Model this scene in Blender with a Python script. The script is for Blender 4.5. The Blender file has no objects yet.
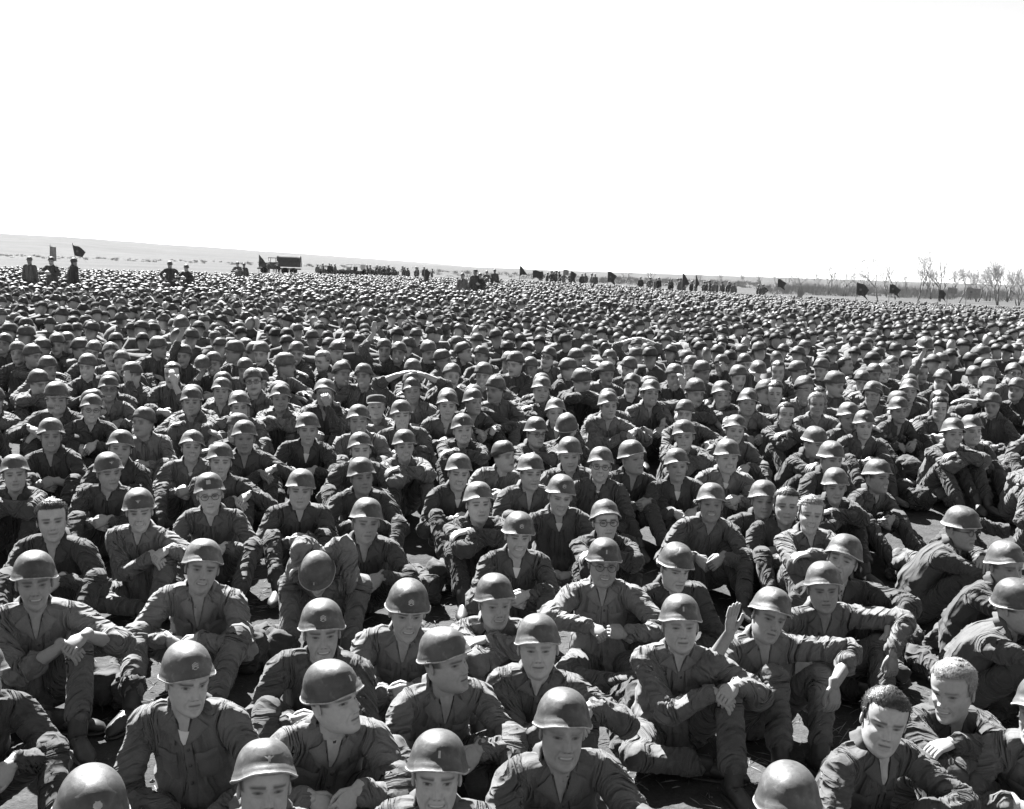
import bpy, math, random
import numpy as np
from mathutils import Vector, Matrix
from mathutils.bvhtree import BVHTree

# ------------------------------------------------------------------ camera, sky, sun, exposure
SC = bpy.context.scene
COL = SC.collection
W_PX, H_PX, F_PX = 1024, 809, 1098.0
CAM = np.array([0.0, 0.0, 2.63])
PITCH, ROLL = math.radians(7.05), math.radians(1.84)
cam_data = bpy.data.cameras.new("camera")
cam_obj = bpy.data.objects.new("camera", cam_data)
COL.objects.link(cam_obj)
cam_data.sensor_fit = 'HORIZONTAL'
cam_data.sensor_width = 36.0
cam_data.lens = 36.0 * F_PX / W_PX
cam_data.clip_start, cam_data.clip_end = 0.05, 20000.0
RCAM = (Matrix.Rotation(math.radians(90) - PITCH, 3, 'X') @ Matrix.Rotation(ROLL, 3, 'Z'))
cam_obj.matrix_world = Matrix.Translation(CAM.tolist()) @ RCAM.to_4x4()
SC.camera = cam_obj
RC = np.array(RCAM)

SUN_EL, SUN_AZ = 49.0, -29.0           # azimuth: degrees right of straight ahead, where the sun stands
world = bpy.data.worlds.new("World"); SC.world = world
world.use_nodes = True
wn = world.node_tree; wn.nodes.clear()
sky = wn.nodes.new('ShaderNodeTexSky'); sky.sky_type = 'NISHITA'; sky.sun_disc = False
sky.sun_elevation = math.radians(SUN_EL); sky.sun_rotation = math.radians(SUN_AZ)
sky.air_density = 1.0; sky.dust_density = 0.6; sky.altitude = 1500.0; sky.ozone_density = 1.0
bw = wn.nodes.new('ShaderNodeSeparateColor')       # film behind a warm filter: the mean of the sky's red and green records
bg = wn.nodes.new('ShaderNodeBackground'); bg.inputs['Strength'].default_value = 0.05
wo = wn.nodes.new('ShaderNodeOutputWorld')
wn.links.new(sky.outputs[0], bw.inputs[0]); wmx = wn.nodes.new('ShaderNodeMath'); wmx.operation = 'ADD'; wh = wn.nodes.new('ShaderNodeMath'); wh.operation = 'MULTIPLY'; wh.inputs[1].default_value = 0.5
wn.links.new(bw.outputs[0], wmx.inputs[0]); wn.links.new(bw.outputs[1], wmx.inputs[1]); wn.links.new(wmx.outputs[0], wh.inputs[0])
wn.links.new(wh.outputs[0], bg.inputs[0])
wn.links.new(bg.outputs[0], wo.inputs[0])
sun_data = bpy.data.lights.new("sun", 'SUN'); sun_data.energy = 5.0; sun_data.angle = math.radians(0.5)
sun_data.color = (1.0, 1.0, 1.0)
sun_obj = bpy.data.objects.new("sun", sun_data); COL.objects.link(sun_obj)
_e, _a = math.radians(SUN_EL), math.radians(SUN_AZ)
SUN_DIR = Vector((math.cos(_e) * math.sin(_a), math.cos(_e) * math.cos(_a), math.sin(_e)))   # towards the sun
sun_obj.rotation_euler = SUN_DIR.to_track_quat('Z', 'Y').to_euler()
sun_obj.location = (0, 0, 60)
SC.view_settings.view_transform = 'Standard'; SC.view_settings.look = 'None'
SC.view_settings.gamma = 1.0; SC.view_settings.use_curve_mapping = False
SC.view_settings.exposure = 2.55
SC.cycles.use_denoising = True
SC.cycles.max_bounces = 4; SC.cycles.diffuse_bounces = 2; SC.cycles.glossy_bounces = 2
SC.cycles.transmission_bounces = 2; SC.cycles.volume_bounces = 1; SC.cycles.transparent_max_bounces = 4

R_ = random.Random(1953)
NR = np.random.RandomState(1953)

# ------------------------------------------------------------------ small maths
def ss(a, b, x):
    t = np.clip((np.asarray(x, float) - a) / (b - a), 0, 1)
    return t * t * (3 - 2 * t)

def _h(ix, iy, iz, seed):
    n = (ix * 374761393 + iy * 668265263 + iz * 2147483647 + seed * 1274126177) & 0xFFFFFFFF
    n = ((n ^ (n >> 13)) * 1274126177) & 0xFFFFFFFF
    n = ((n ^ (n >> 16)) * 2246822519) & 0xFFFFFFFF
    return ((n ^ (n >> 15)) & 0xFFFFFF) / float(0xFFFFFF)

def vnoise(P, seed=0):
    P = np.asarray(P, float)
    I = np.floor(P).astype(np.int64); f = P - I
    u = f * f * (3 - 2 * f)
    r = 0
    for dx in (0, 1):
        wx = u[:, 0] if dx else 1 - u[:, 0]
        for dy in (0, 1):
            wy = u[:, 1] if dy else 1 - u[:, 1]
            for dz in (0, 1):
                wz = u[:, 2] if dz else 1 - u[:, 2]
                r = r + wx * wy * wz * _h(I[:, 0] + dx, I[:, 1] + dy, I[:, 2] + dz, seed)
    return r

def unit(v):
    v = np.asarray(v, float)
    return v / max(1e-9, np.linalg.norm(v))

def A(*v): return np.array(v, float)

def rotz(deg):
    a = math.radians(deg); c, s = math.cos(a), math.sin(a)
    return np.array([[c, -s, 0], [s, c, 0], [0, 0, 1.0]])
def rotx(deg):
    a = math.radians(deg); c, s = math.cos(a), math.sin(a)
    return np.array([[1, 0, 0], [0, c, -s], [0, s, c]])
def roty(deg):
    a = math.radians(deg); c, s = math.cos(a), math.sin(a)
    return np.array([[c, 0, s], [0, 1, 0], [-s, 0, c]])

# ------------------------------------------------------------------ terrain height
def ground_h(x, y):
    x = np.asarray(x, float); y = np.asarray(y, float)
    h = 0.60 * ss(7.0, 16.0, y) + 0.17 * ss(15, 32, y)
    h = h + 0.02 * np.sin(x * 0.9 + 1.3) * np.sin(y * 0.7) * ss(1, 6, y)
    h = h - 0.45 * ss(4, 22, x) * ss(32, 72, y)
    far = ss(250, 1500, y)
    h = h + far * 1.0
    # the long low mesa on the left, sinking away to the right
    rid = ss(900, 1400, y) * (1 - 0.0 * x)
    prof = 21 * (1 - ss(-620, -190, x)) + 5 * (1 - ss(-900, -420, x)) + 2.0 * (1 - ss(-250, 300, x))
    gul = np.sin(x * 0.045 + 2 * np.sin(y * 0.01)) * np.sin(x * 0.013 + 1.7)
    h = h + rid * prof * (0.95 + 0.05 * gul)
    return h

def pix_ray(px, py):
    d = np.array([(px - W_PX / 2) / F_PX, -(py - H_PX / 2) / F_PX, -1.0])
    return RC @ d

def pix_at(px, py, dist_y):
    d = pix_ray(px, py)
    return CAM + d * (dist_y / d[1])

def horizon_y(px): return 252.0 + 0.0322 * px

# ------------------------------------------------------------------ materials (all neutral grey: the place as a black-and-white film records it)
MATS = {}
def nt(name):
    m = bpy.data.materials.new(name); m.use_nodes = True
    t = m.node_tree; t.nodes.clear()
    out = t.nodes.new('ShaderNodeOutputMaterial'); b = t.nodes.new('ShaderNodeBsdfPrincipled')
    t.links.new(b.outputs[0], out.inputs[0])
    MATS[name] = m
    return m, t, b

def node(t, kind, **kw):
    n = t.nodes.new(kind)
    for k, v in kw.items():
        if k.startswith('i_'):
            n.inputs[int(k[2:])].default_value = v
        else:
            setattr(n, k, v)
    return n

def mathn(t, op, a, b=None):
    n = t.nodes.new('ShaderNodeMath'); n.operation = op
    for i, v in enumerate((a, b)):
        if v is None: continue
        if isinstance(v, (int, float)): n.inputs[i].default_value = v
        else: t.links.new(v, n.inputs[i])
    return n.outputs[0]

def noise_out(t, vec, scale, detail=3.0, rough=0.55):
    n = t.nodes.new('ShaderNodeTexNoise'); n.inputs['Scale'].default_value = scale
    n.inputs['Detail'].default_value = detail; n.inputs['Roughness'].default_value = rough
    if vec is not None: t.links.new(vec, n.inputs['Vector'])
    return n.outputs['Fac']

def maprange(t, src, a, b, c, d):
    n = t.nodes.new('ShaderNodeMapRange')
    t.links.new(src, n.inputs[0])
    for i, v in zip((1, 2, 3, 4), (a, b, c, d)): n.inputs[i].default_value = v
    return n.outputs[0]

def bump(t, b, src, strength, dist, prev=None):
    n = t.nodes.new('ShaderNodeBump'); n.inputs['Strength'].default_value = strength
    n.inputs['Distance'].default_value = dist
    t.links.new(src, n.inputs['Height'])
    if prev is not None: t.links.new(prev, n.inputs['Normal'])
    if b is not None: t.links.new(n.outputs[0], b.inputs['Normal'])
    return n.outputs[0]

def tone_src(t, where):
    a = t.nodes.new('ShaderNodeAttribute'); a.attribute_name = 'tone'
    a.attribute_type = where
    return a.outputs['Fac']

def fabric(name, base, where, rough=0.85):
    m, t, b = nt(name)
    tc = t.nodes.new('ShaderNodeTexCoord')
    v = tc.outputs['Object']
    tone = tone_src(t, where)
    blot = maprange(t, noise_out(t, v, 9.0, 4.0), 0.25, 0.75, 0.80, 1.22)
    fine = maprange(t, noise_out(t, v, 160.0, 2.0), 0.2, 0.8, 0.86, 1.14)
    val = mathn(t, 'MULTIPLY', mathn(t, 'MULTIPLY', mathn(t, 'MULTIPLY', blot, fine), tone), base)
    t.links.new(val, b.inputs['Base Color'])
    b.inputs['Roughness'].default_value = rough
    b.inputs['Specular IOR Level'].default_value = 0.25
    b.inputs['Sheen Weight'].default_value = 0.10
    b.inputs['Sheen Roughness'].default_value = 0.45
    # creases follow the limb: the vector attribute 'crease' runs round and along each sleeve or leg
    ca = t.nodes.new('ShaderNodeAttribute'); ca.attribute_name = 'crease'; ca.attribute_type = 'GEOMETRY'
    def ridge(scale, power):
        n = noise_out(t, ca.outputs['Vector'], scale, 1.5, 0.45)
        q = mathn(t, 'ABSOLUTE', mathn(t, 'SUBTRACT', n, 0.5))
        return mathn(t, 'POWER', mathn(t, 'SUBTRACT', 1.0, maprange(t, q, 0.0, 0.20, 0.0, 1.0)), power)
    n0 = None
    if where == 'OBJECT':
        n0 = bump(t, None, ridge(0.55, 1.2), 1.0, 0.034)
        n0 = bump(t, None, ridge(1.25, 1.4), 0.7, 0.006, n0)
    n1 = bump(t, None, noise_out(t, v, 30.0, 2.0, 0.5), 0.30, 0.006, n0)
    bump(t, b, noise_out(t, v, 420.0, 1.0), 0.25, 0.0012, n1)
    return m

def skinmat(name, where):
    m, t, b = nt(name)
    tc = t.nodes.new('ShaderNodeTexCoord'); v = tc.outputs['Object']
    a = t.nodes.new('ShaderNodeAttribute'); a.attribute_name = 'shade'; a.attribute_type = 'GEOMETRY'
    tone = tone_src(t, where)
    mott = maprange(t, noise_out(t, v, 60.0, 3.0), 0.25, 0.75, 0.9, 1.1)
    val = mathn(t, 'MULTIPLY', mathn(t, 'MULTIPLY', a.outputs['Fac'], mott), mathn(t, 'ADD', mathn(t, 'MULTIPLY', tone, 0.35), 0.65))
    t.links.new(val, b.inputs['Base Color'])
    b.inputs['Roughness'].default_value = 0.5
    b.inputs['Specular IOR Level'].default_value = 0.4
    bump(t, b, noise_out(t, v, 300.0, 2.0), 0.2, 0.001)
    return m

def steel(name, where):
    m, t, b = nt(name)
    tc = t.nodes.new('ShaderNodeTexCoord'); v = tc.outputs['Object']
    tone = tone_src(t, where)
    scuff = maprange(t, noise_out(t, v, 26.0, 6.0, 0.65), 0.56, 0.74, 0.0, 1.0)
    blot = maprange(t, noise_out(t, v, 11.0, 4.0), 0.3, 0.7, 0.65, 1.35)
    val = mathn(t, 'MULTIPLY', mathn(t, 'ADD', mathn(t, 'MULTIPLY', blot, 0.10), mathn(t, 'MULTIPLY', scuff, 0.11)), mathn(t, 'MULTIPLY', tone, 0.50 if where == 'OBJECT' else 0.42))
    t.links.new(val, b.inputs['Base Color'])
    near = where == 'OBJECT'
    b.inputs['Specular IOR Level'].default_value = 0.5 if near else 0.3
    t.links.new(maprange(t, noise_out(t, v, 40.0, 4.0), 0.3, 0.7, 0.38 if near else 0.55, 0.74 if near else 0.7), b.inputs['Roughness'])
    dent = bump(t, None, noise_out(t, v, 13.0, 3.0, 0.5), 0.35, 0.010)
    bump(t, b, noise_out(t, v, 330.0, 2.0), 0.35, 0.0014, dent)
    return m

def plain(name, base, rough=0.7, var=0.2, scale=20.0, spec=0.3, bmp=0.0):
    m, t, b = nt(name)
    tc = t.nodes.new('ShaderNodeTexCoord'); v = tc.outputs['Object']
    nz = noise_out(t, v, scale, 4.0)
    val = mathn(t, 'MULTIPLY', maprange(t, nz, 0.25, 0.75, 1 - var, 1 + var), base)
    t.links.new(val, b.inputs['Base Color'])
    b.inputs['Roughness'].default_value = rough
    b.inputs['Specular IOR Level'].default_value = spec
    if bmp: bump(t, b, nz, 0.5, bmp)
    return m

for suffix, where in (('', 'OBJECT'), ('_mass', 'GEOMETRY')):
    fabric('jacket_cloth' + suffix, 0.076, where)
    fabric('trouser_cloth' + suffix, 0.060, where)
    skinmat('skin' + suffix, where)
    steel('helmet_paint' + suffix, where)
plain('boot_leather', 0.03, 0.5, 0.35, 30, 0.5)
plain('white_cotton', 0.55, 0.9, 0.06, 30)
plain('insignia_paint', 0.30, 0.6, 0.25, 90)
plain('rim_metal_glint', 0.26, 0.4, 0.4, 60, 0.6)  # worn edge steel, paled further to paint in the rim's highlight
plain('strap_web', 0.10, 0.9, 0.2, 80)
plain('glasses_frame', 0.03, 0.35, 0.1, 10, 0.6)
def hairmat(name, base):
    m, t, b = nt(name)
    tc = t.nodes.new('ShaderNodeTexCoord'); mp = t.nodes.new('ShaderNodeMapping')
    mp.inputs['Scale'].default_value = (260, 40, 60); t.links.new(tc.outputs['Object'], mp.inputs['Vector'])
    nz = noise_out(t, mp.outputs[0], 1.0, 3.0)
    t.links.new(mathn(t, 'MULTIPLY', maprange(t, nz, 0.3, 0.7, 0.45, 1.6), base), b.inputs['Base Color'])
    b.inputs['Roughness'].default_value = 0.42
    bump(t, b, nz, 0.8, 0.004)
hairmat('hair_dark', 0.016); hairmat('hair_fair', 0.15)
plain('button_horn', 0.05, 0.4, 0.1)
plain('flag_cloth_dark', 0.05, 0.85, 0.25, 6)
plain('flag_cloth_pale', 0.20, 0.85, 0.25, 6)
plain('flag_emblem', 0.12, 0.85, 0.1, 6)
plain('pole_wood', 0.12, 0.7, 0.3, 15)
plain('truck_paint', 0.05, 0.55, 0.3, 3, 0.4)
plain('truck_canvas', 0.06, 0.9, 0.25, 3)
plain('pale_canvas', 0.45, 0.9, 0.15, 3)
plain('tyre_rubber', 0.025, 0.8, 0.2, 10)
plain('glass_dark', 0.04, 0.1, 0.05, 5, 0.6)
plain('bark', 0.15, 0.9, 0.3, 4)
plain('twig', 0.20, 0.9, 0.25, 3)
plain('scrub', 0.22, 0.95, 0.35, 2)
plain('dry_grass', 0.17, 0.9, 0.3, 8)
plain('pebble', 0.13, 0.85, 0.4, 30)

# ------------------------------------------------------------------ mesh helpers
def quick_mesh(name, V, faces, mats=(), matidx=None, smooth=True):
    me = bpy.data.meshes.new(name)
    me.from_pydata([tuple(v) for v in np.asarray(V, float)], [], [tuple(int(i) for i in f) for f in faces])
    for m in mats: me.materials.append(MATS[m])
    if matidx is not None: me.polygons.foreach_set('material_index', np.asarray(matidx, np.int32))
    if smooth: me.polygons.foreach_set('use_smooth', np.ones(len(me.polygons), bool))
    me.update()
    return me

def tri_mesh(name, V, T, mats=(), matidx=None, smooth=True):
    V = np.ascontiguousarray(V, np.float32); T = np.ascontiguousarray(T, np.int32)
    me = bpy.data.meshes.new(name)
    me.vertices.add(len(V)); me.vertices.foreach_set('co', V.ravel())
    me.loops.add(T.size); me.loops.foreach_set('vertex_index', T.ravel())
    me.polygons.add(len(T)); me.polygons.foreach_set('loop_start', np.arange(0, T.size, 3, dtype=np.int32))
    for m in mats: me.materials.append(MATS[m])
    if matidx is not None: me.polygons.foreach_set('material_index', np.asarray(matidx, np.int32))
    if smooth: me.polygons.foreach_set('use_smooth', np.ones(len(T), bool))
    me.update(calc_edges=True)
    return me

def tris(faces):
    out = []
    for f in faces:
        for k in range(1, len(f) - 1): out.append((f[0], f[k], f[k + 1]))
    return out

class Geo:
    """verts, faces and one material index per face, gathered from several shapes"""
    def __init__(self): self.V = []; self.F = []; self.M = []; self.S = []; self.n = 0
    def add(self, V, F, m=0, shade=None):
        V = np.asarray(V, float)
        self.V.append(V); self.F += [tuple(i + self.n for i in f) for f in F]; self.M += [m] * len(F)
        self.S.append(np.full(len(V), 1.0) if shade is None else (np.full(len(V), shade) if np.isscalar(shade) else np.asarray(shade)))
        self.n += len(V)
    def verts(self): return np.concatenate(self.V)
    def shades(self): return np.concatenate(self.S)

def tube(pts, rad, n=12, side=None, caps=(True, True)):
    """closed tube along pts; rad holds (half width along side, half depth) or one radius; ends rounded"""
    pts = [np.asarray(p, float) for p in pts]
    rad = [(r, r) if np.isscalar(r) else r for r in rad]
    k = len(pts)
    tang = [unit(pts[min(i + 1, k - 1)] - pts[max(i - 1, 0)]) for i in range(k)]
    P, Rr, Tn = list(pts), list(rad), list(tang)
    if caps[0]:
        m = min(rad[0])
        P = [pts[0] - tang[0] * m * 0.62, pts[0] - tang[0] * m * 0.42] + P
        Rr = [(rad[0][0] * 0.42, rad[0][1] * 0.42), (rad[0][0] * 0.78, rad[0][1] * 0.78)] + Rr
        Tn = [tang[0]] * 2 + Tn
    if caps[1]:
        m = min(rad[-1])
        P = P + [pts[-1] + tang[-1] * m * 0.42, pts[-1] + tang[-1] * m * 0.62]
        Rr = Rr + [(rad[-1][0] * 0.78, rad[-1][1] * 0.78), (rad[-1][0] * 0.42, rad[-1][1] * 0.42)]
        Tn = Tn + [tang[-1]] * 2
    s0 = np.asarray(side, float) if side is not None else (A(1, 0, 0) if abs(Tn[0][0]) < 0.8 else A(0, 1, 0))
    ang = np.arange(n) * 2 * math.pi / n
    V = []
    for p, r, t in zip(P, Rr, Tn):
        s = s0 - t * (s0 @ t)
        s = unit(s); d = np.cross(t, s)
        if side is None: s0 = s
        V.append(p + np.outer(np.cos(ang) * r[0], s) + np.outer(np.sin(ang) * r[1], d))
    K = len(P); V = np.concatenate(V)
    F = []
    for i in range(K - 1):
        for j in range(n):
            a = i * n + j; b = i * n + (j + 1) % n
            F.append((a, b, b + n, a + n))
    F.append(tuple(range(n - 1, -1, -1))); F.append(tuple((K - 1) * n + j for j in range(n)))
    return V, F

def ellipsoid(c, r, nr=6, nc=8, M=None):
    V, F = [], []
    for i in range(nr + 1):
        a = math.pi * i / nr
        for j in range(nc):
            b = 2 * math.pi * j / nc
            V.append((math.sin(a) * math.cos(b) * r[0], math.sin(a) * math.sin(b) * r[1], math.cos(a) * r[2]))
    for i in range(nr):
        for j in range(nc):
            x = i * nc + j; y = i * nc + (j + 1) % nc
            F.append((x, x + nc, y + nc, y))
    V = np.array(V)
    if M is not None: V = V @ np.asarray(M).T
    return V + np.asarray(c), F

def boxg(c, h, M=None):
    V = np.array([(x, y, z) for x in (-1, 1) for y in (-1, 1) for z in (-1, 1)], float) * np.asarray(h)
    if M is not None: V = V @ np.asarray(M).T
    F = [(0, 1, 3, 2), (4, 6, 7, 5), (0, 4, 5, 1), (2, 3, 7, 6), (0, 2, 6, 4), (1, 5, 7, 3)]
    return V + np.asarray(c), F

def newobj(name, data, parent=None, **props):
    o = bpy.data.objects.new(name, data)
    COL.objects.link(o)
    if parent is not None: o.parent = parent
    for k, v in props.items(): o[k] = v
    return o
# ------------------------------------------------------------------ skeleton: a posed man facing -Y, seated (or standing) at the origin
def ik(a, c, l1, l2, pole):
    d = c - a; D = np.linalg.norm(d)
    if D > 0.995 * (l1 + l2): c = a + d / D * 0.995 * (l1 + l2); D = 0.995 * (l1 + l2)
    dr = unit(c - a)
    x = (l1 * l1 - l2 * l2 + D * D) / (2 * D)
    h = math.sqrt(max(1e-6, l1 * l1 - x * x))
    p = pole - dr * (pole @ dr)
    return a + dr * x + unit(p) * h, c

def skeleton(P):
    J = {}
    st = P.get('stand', False)
    base = 0.93 if st else 0.13
    th = P.get('lean', 20.0); sd = P.get('side', 0.0); tw = P.get('twist', 0.0)
    Rt = rotz(tw) @ roty(sd)
    def dirn(a): a = math.radians(a); return A(0, -math.sin(a), math.cos(a))
    p0 = A(0, 0, base)
    p1 = p0 + Rt @ dirn(th * 0.45 - (0 if st else 9)) * 0.17
    p2 = p1 + Rt @ dirn(th * 1.0) * 0.17
    p3 = p2 + Rt @ dirn(th * 1.2 + 4) * 0.15
    J['spine'] = [p0, p1, p2, p3]
    J['X'] = unit(Rt @ A(1, 0, 0))
    up3 = Rt @ dirn(th * 1.2 + 4); J['U'] = up3
    J['Fw'] = unit(np.cross(up3, J['X']))          # forward (towards -Y)
    if J['Fw'][1] > 0: J['Fw'] = -J['Fw']
    hy, hp, hr = P.get('head', (0, 0, 0))
    J['RH'] = rotz(hy) @ rotx(hp) @ roty(hr)
    J['neck'] = p3
    nd = unit(Rt @ dirn(th * 0.55 + 10 + 0.35 * max(0, hp)))
    J['nt'] = p3 + nd * 0.044
    J['head'] = J['nt'] + J['RH'] @ A(0, -0.026, 0.088)
    shr = P.get('shrug', 0.0)
    for s in (1, -1):
        J['sh', s] = p3 + J['X'] * s * 0.178 - up3 * (0.055 - shr) + J['Fw'] * (0.012 + 0.02 * P.get('hunch', 0.5))
        hip = A(s * 0.098, -0.01, base - 0.005); J['hip', s] = hip
        L = P['legs'][s]
        if L[0] == 'up':
            an = A(s * L[1], -L[2], 0.095); pole = A(s * L[3], -0.15, 1.0)
        elif L[0] == 'cross':
            an = A(-s * 0.13, -0.30 - (0.06 if s > 0 else 0.0), 0.075); pole = A(s * 1.0, -0.45, L[1] if len(L) > 1 else 0.22)
        elif L[0] == 'tuck':
            an = A(-s * 0.05, -0.33, 0.075); pole = A(s * 1.0, -0.5, 0.12)
        else:
            an = A(s * L[1], -L[2], 0.095); pole = A(s * 0.1, -1.0, 0.2)
        kn, an = ik(hip, an, 0.43, 0.42, pole)
        J['kn', s], J['an', s] = kn, an
        if L[0] in ('up', 'stand', 'flat'): fd = unit(A(s * 0.25, -1, 0))
        else: fd = unit(A(-s * 1.0, -0.35, 0.05))
        J['fd', s] = fd
    for s in (1, -1):
        a = P['arms'][s]; sh = J['sh', s]; kn = J['kn', s]; ko = J['kn', -s]; mid = (kn + ko) / 2
        pole = A(s * 0.9, 0.25, -0.6); k = a[0]
        if k == 'clasp':
            w = A(s * 0.055, min(kn[1], ko[1]) - 0.045 - (0.02 if s > 0 else 0), mid[2] - 0.015 + (0.015 if s > 0 else -0.015))
            w[0] += mid[0]; hd = A(-s * 0.9, -0.35, -0.25); pn = A(-s * 0.25, 0.9, -0.2); cu = 0.75
        elif k == 'rest':
            w = A(mid[0] * 0.6 + s * 0.085, min(kn[1], ko[1]) - 0.075 - 0.025 * s, mid[2] + 0.0 + 0.012 * s); hd = A(-s * 0.72, -0.40, -0.55); pn = A(-s * 0.3, 0.7, -0.5); cu = 0.6
            pole = A(s * 0.75, 0.1, -0.55)
        elif k == 'fold':
            w = A(mid[0] - s * 0.085, mid[1] - 0.035 - (0.03 if s > 0 else 0), mid[2] + 0.088 + (0.03 if s > 0 else 0)); hd = A(-s, -0.12, -0.12); pn = A(0, 0.1, -1); cu = 0.4
            pole = A(s * 0.9, 0.1, -0.15)
        elif k == 'lap':
            w = A(s * 0.075, -0.27 - 0.02 * s, 0.19); hd = A(-s * 0.85, -0.45, -0.2); pn = A(-s * 0.2, 0.5, -0.8); cu = 0.6
        elif k == 'thigh':
            w = A(s * 0.085, -0.36, 0.27 + 0.015 * s); hd = A(-s * 0.75, -0.6, -0.3); pn = A(-s * 0.3, 0.7, -0.5); cu = 0.65
            pole = A(s * 0.8, 0.0, -0.6)
        elif k == 'kneehold':                        # hand laid over the knee of side a[1]
            kk = J['kn', a[1]]
            w = kk + A(-a[1] * 0.03 + s * 0.05, -0.045, 0.05 + 0.02 * s); hd = A(-s * 0.7, -0.6, -0.35); pn = A(0, 0.5, -0.85); cu = 0.55
        elif k == 'hang':                            # forearm over the knee, hand hanging down
            w = kn + A(-s * 0.02, -0.17, 0.0); hd = A(0, -0.25, -1.0); pn = A(-s * 0.3, 0.95, 0); cu = 0.35; pole = A(s * 0.8, 0.1, 0.3)
        elif k == 'ground':
            w = A(s * 0.34, 0.16, 0.06); hd = A(s * 0.3, 0.6, -0.3); pn = A(0, 0, -1); cu = 0.1; pole = A(s * 0.4, 1.0, 0.1)
        elif k == 'wave':
            w = sh + A(*a[1]); hd = A(*(a[2] if len(a) > 2 else (s * 0.05, -0.1, 1.0))); pn = A(-s * 0.45, -0.9, 0.1); cu = a[3] if len(a) > 3 else 0.12; pole = A(s * 0.7, -0.1, -1.0)
        elif k == 'side':
            w = A(s * 0.27, -0.03, 0.80) if st else A(s * 0.30, -0.1, 0.12); hd = A(0, -0.1, -1); pn = A(-s, 0, 0); cu = 0.35; pole = A(s * 0.3, 1, 0)
        elif k == 'hip':
            w = A(s * 0.19, -0.06, base + 0.07); hd = A(-s * 0.6, -0.5, -0.5); pn = A(-s, 0.2, 0); cu = 0.4; pole = A(s * 1, 0.45, 0)
        else:                                        # ('at', wrist, hand direction, palm, curl, pole)
            w = A(*a[1]); hd = A(*a[2]); pn = A(*a[3]); cu = a[4]; pole = A(*a[5]) if len(a) > 5 else pole
        el, w = ik(sh, w, 0.295, 0.262, pole)
        J['el', s], J['wr', s] = el, w
        hd = unit(hd); pn = unit(pn - hd * (pn @ hd)); J['hd', s], J['pn', s], J['cu', s] = hd, pn, cu
    J['helm'] = J['head'] + J['RH'] @ A(0, 0.008, 0.098)
    return J

# ------------------------------------------------------------------ hand
def hand(G, J, s, lod, shade):
    d, n = J['hd', s], J['pn', s]
    x = np.cross(d, n) * (-1 if s > 0 else 1)        # towards the thumb
    B = np.stack([x, d, -n], axis=1); o = J['wr', s]; c = J['cu', s]
    ns = (9, 7, 5)[lod]
    def put(pts, rad, nn, side=None):
        V, F = tube(pts, rad, nn, side); G.add(o + V @ B.T, F, 0, shade)
    put([A(0, -0.03, 0), A(0, 0.01, 0), A(0.001, 0.05, 0.002), A(0, 0.088, 0)], [(0.027, 0.021), (0.029, 0.02), (0.041, 0.0165), (0.040, 0.0125)], ns + 1, A(1, 0, 0))
    if lod == 2:
        put([A(0, 0.085, 0), A(0, 0.12, -0.02 * c), A(0, 0.15, -0.07 * c)], [(0.036, 0.011), (0.034, 0.01), (0.026, 0.008)], ns, A(1, 0, 0))
        put([A(0.03, 0.025, -0.005), A(0.055, 0.06, -0.02), A(0.058, 0.085, -0.03)], [0.012, 0.01, 0.007], 4)
        return
    for i, (fx, fl, sp) in enumerate(((-0.0285, 0.060, -0.10), (-0.0098, 0.072, -0.03), (0.0098, 0.077, 0.03), (0.0285, 0.069, 0.09))):
        p = A(fx, 0.083, 0.001); pts = [p]; a = 0.12 + 0.1 * i * c
        for seg, q in enumerate((0.44, 0.31, 0.25)):
            a += c * (0.95, 1.0, 0.7)[seg]
            p = p + fl * q * A(math.sin(sp * (1 - c)), math.cos(a), -math.sin(a)); pts.append(p)
        put(pts, [0.0112, 0.0106, 0.0096, 0.0072], (6, 5)[lod])
    put([A(0.018, 0.012, -0.004), A(0.043, 0.042, -0.012), A(0.056 - 0.02 * c, 0.072, -0.018 - 0.016 * c), A(0.056 - 0.035 * c, 0.098, -0.022 - 0.025 * c)], [0.0145, 0.0125, 0.0105, 0.0075], (6, 5)[lod])

# ------------------------------------------------------------------ head
HS = 1.10          # heads a little large, as the lens shows them
_PZ = np.array([-.120, -.114, -.104, -.092, -.078, -.062, -.048, -.030, -.010, .004, .020, .042, .065, .088, .106, .117, .122])
_PW = np.array([.010, .030, .041, .049, .055, .060, .064, .067, .0695, .0715, .0735, .0755, .0745, .064, .045, .024, .004])
_PF = np.array([-.060, -.080, -.090, -.0925, -.0885, -.090, -.0905, -.0885, -.0875, -.087, -.0935, -.0955, -.0905, -.075, -.049, -.022, .000])
_PB = np.array([.000, .010, .020, .034, .052, .072, .083, .091, .096, .098, .100, .101, .098, .086, .064, .038, .008])
def prof(z, tab):
    return sum(np.interp(z + d, _PZ, tab) for d in (-.006, -.003, 0, .003, .006)) / 5

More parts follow.
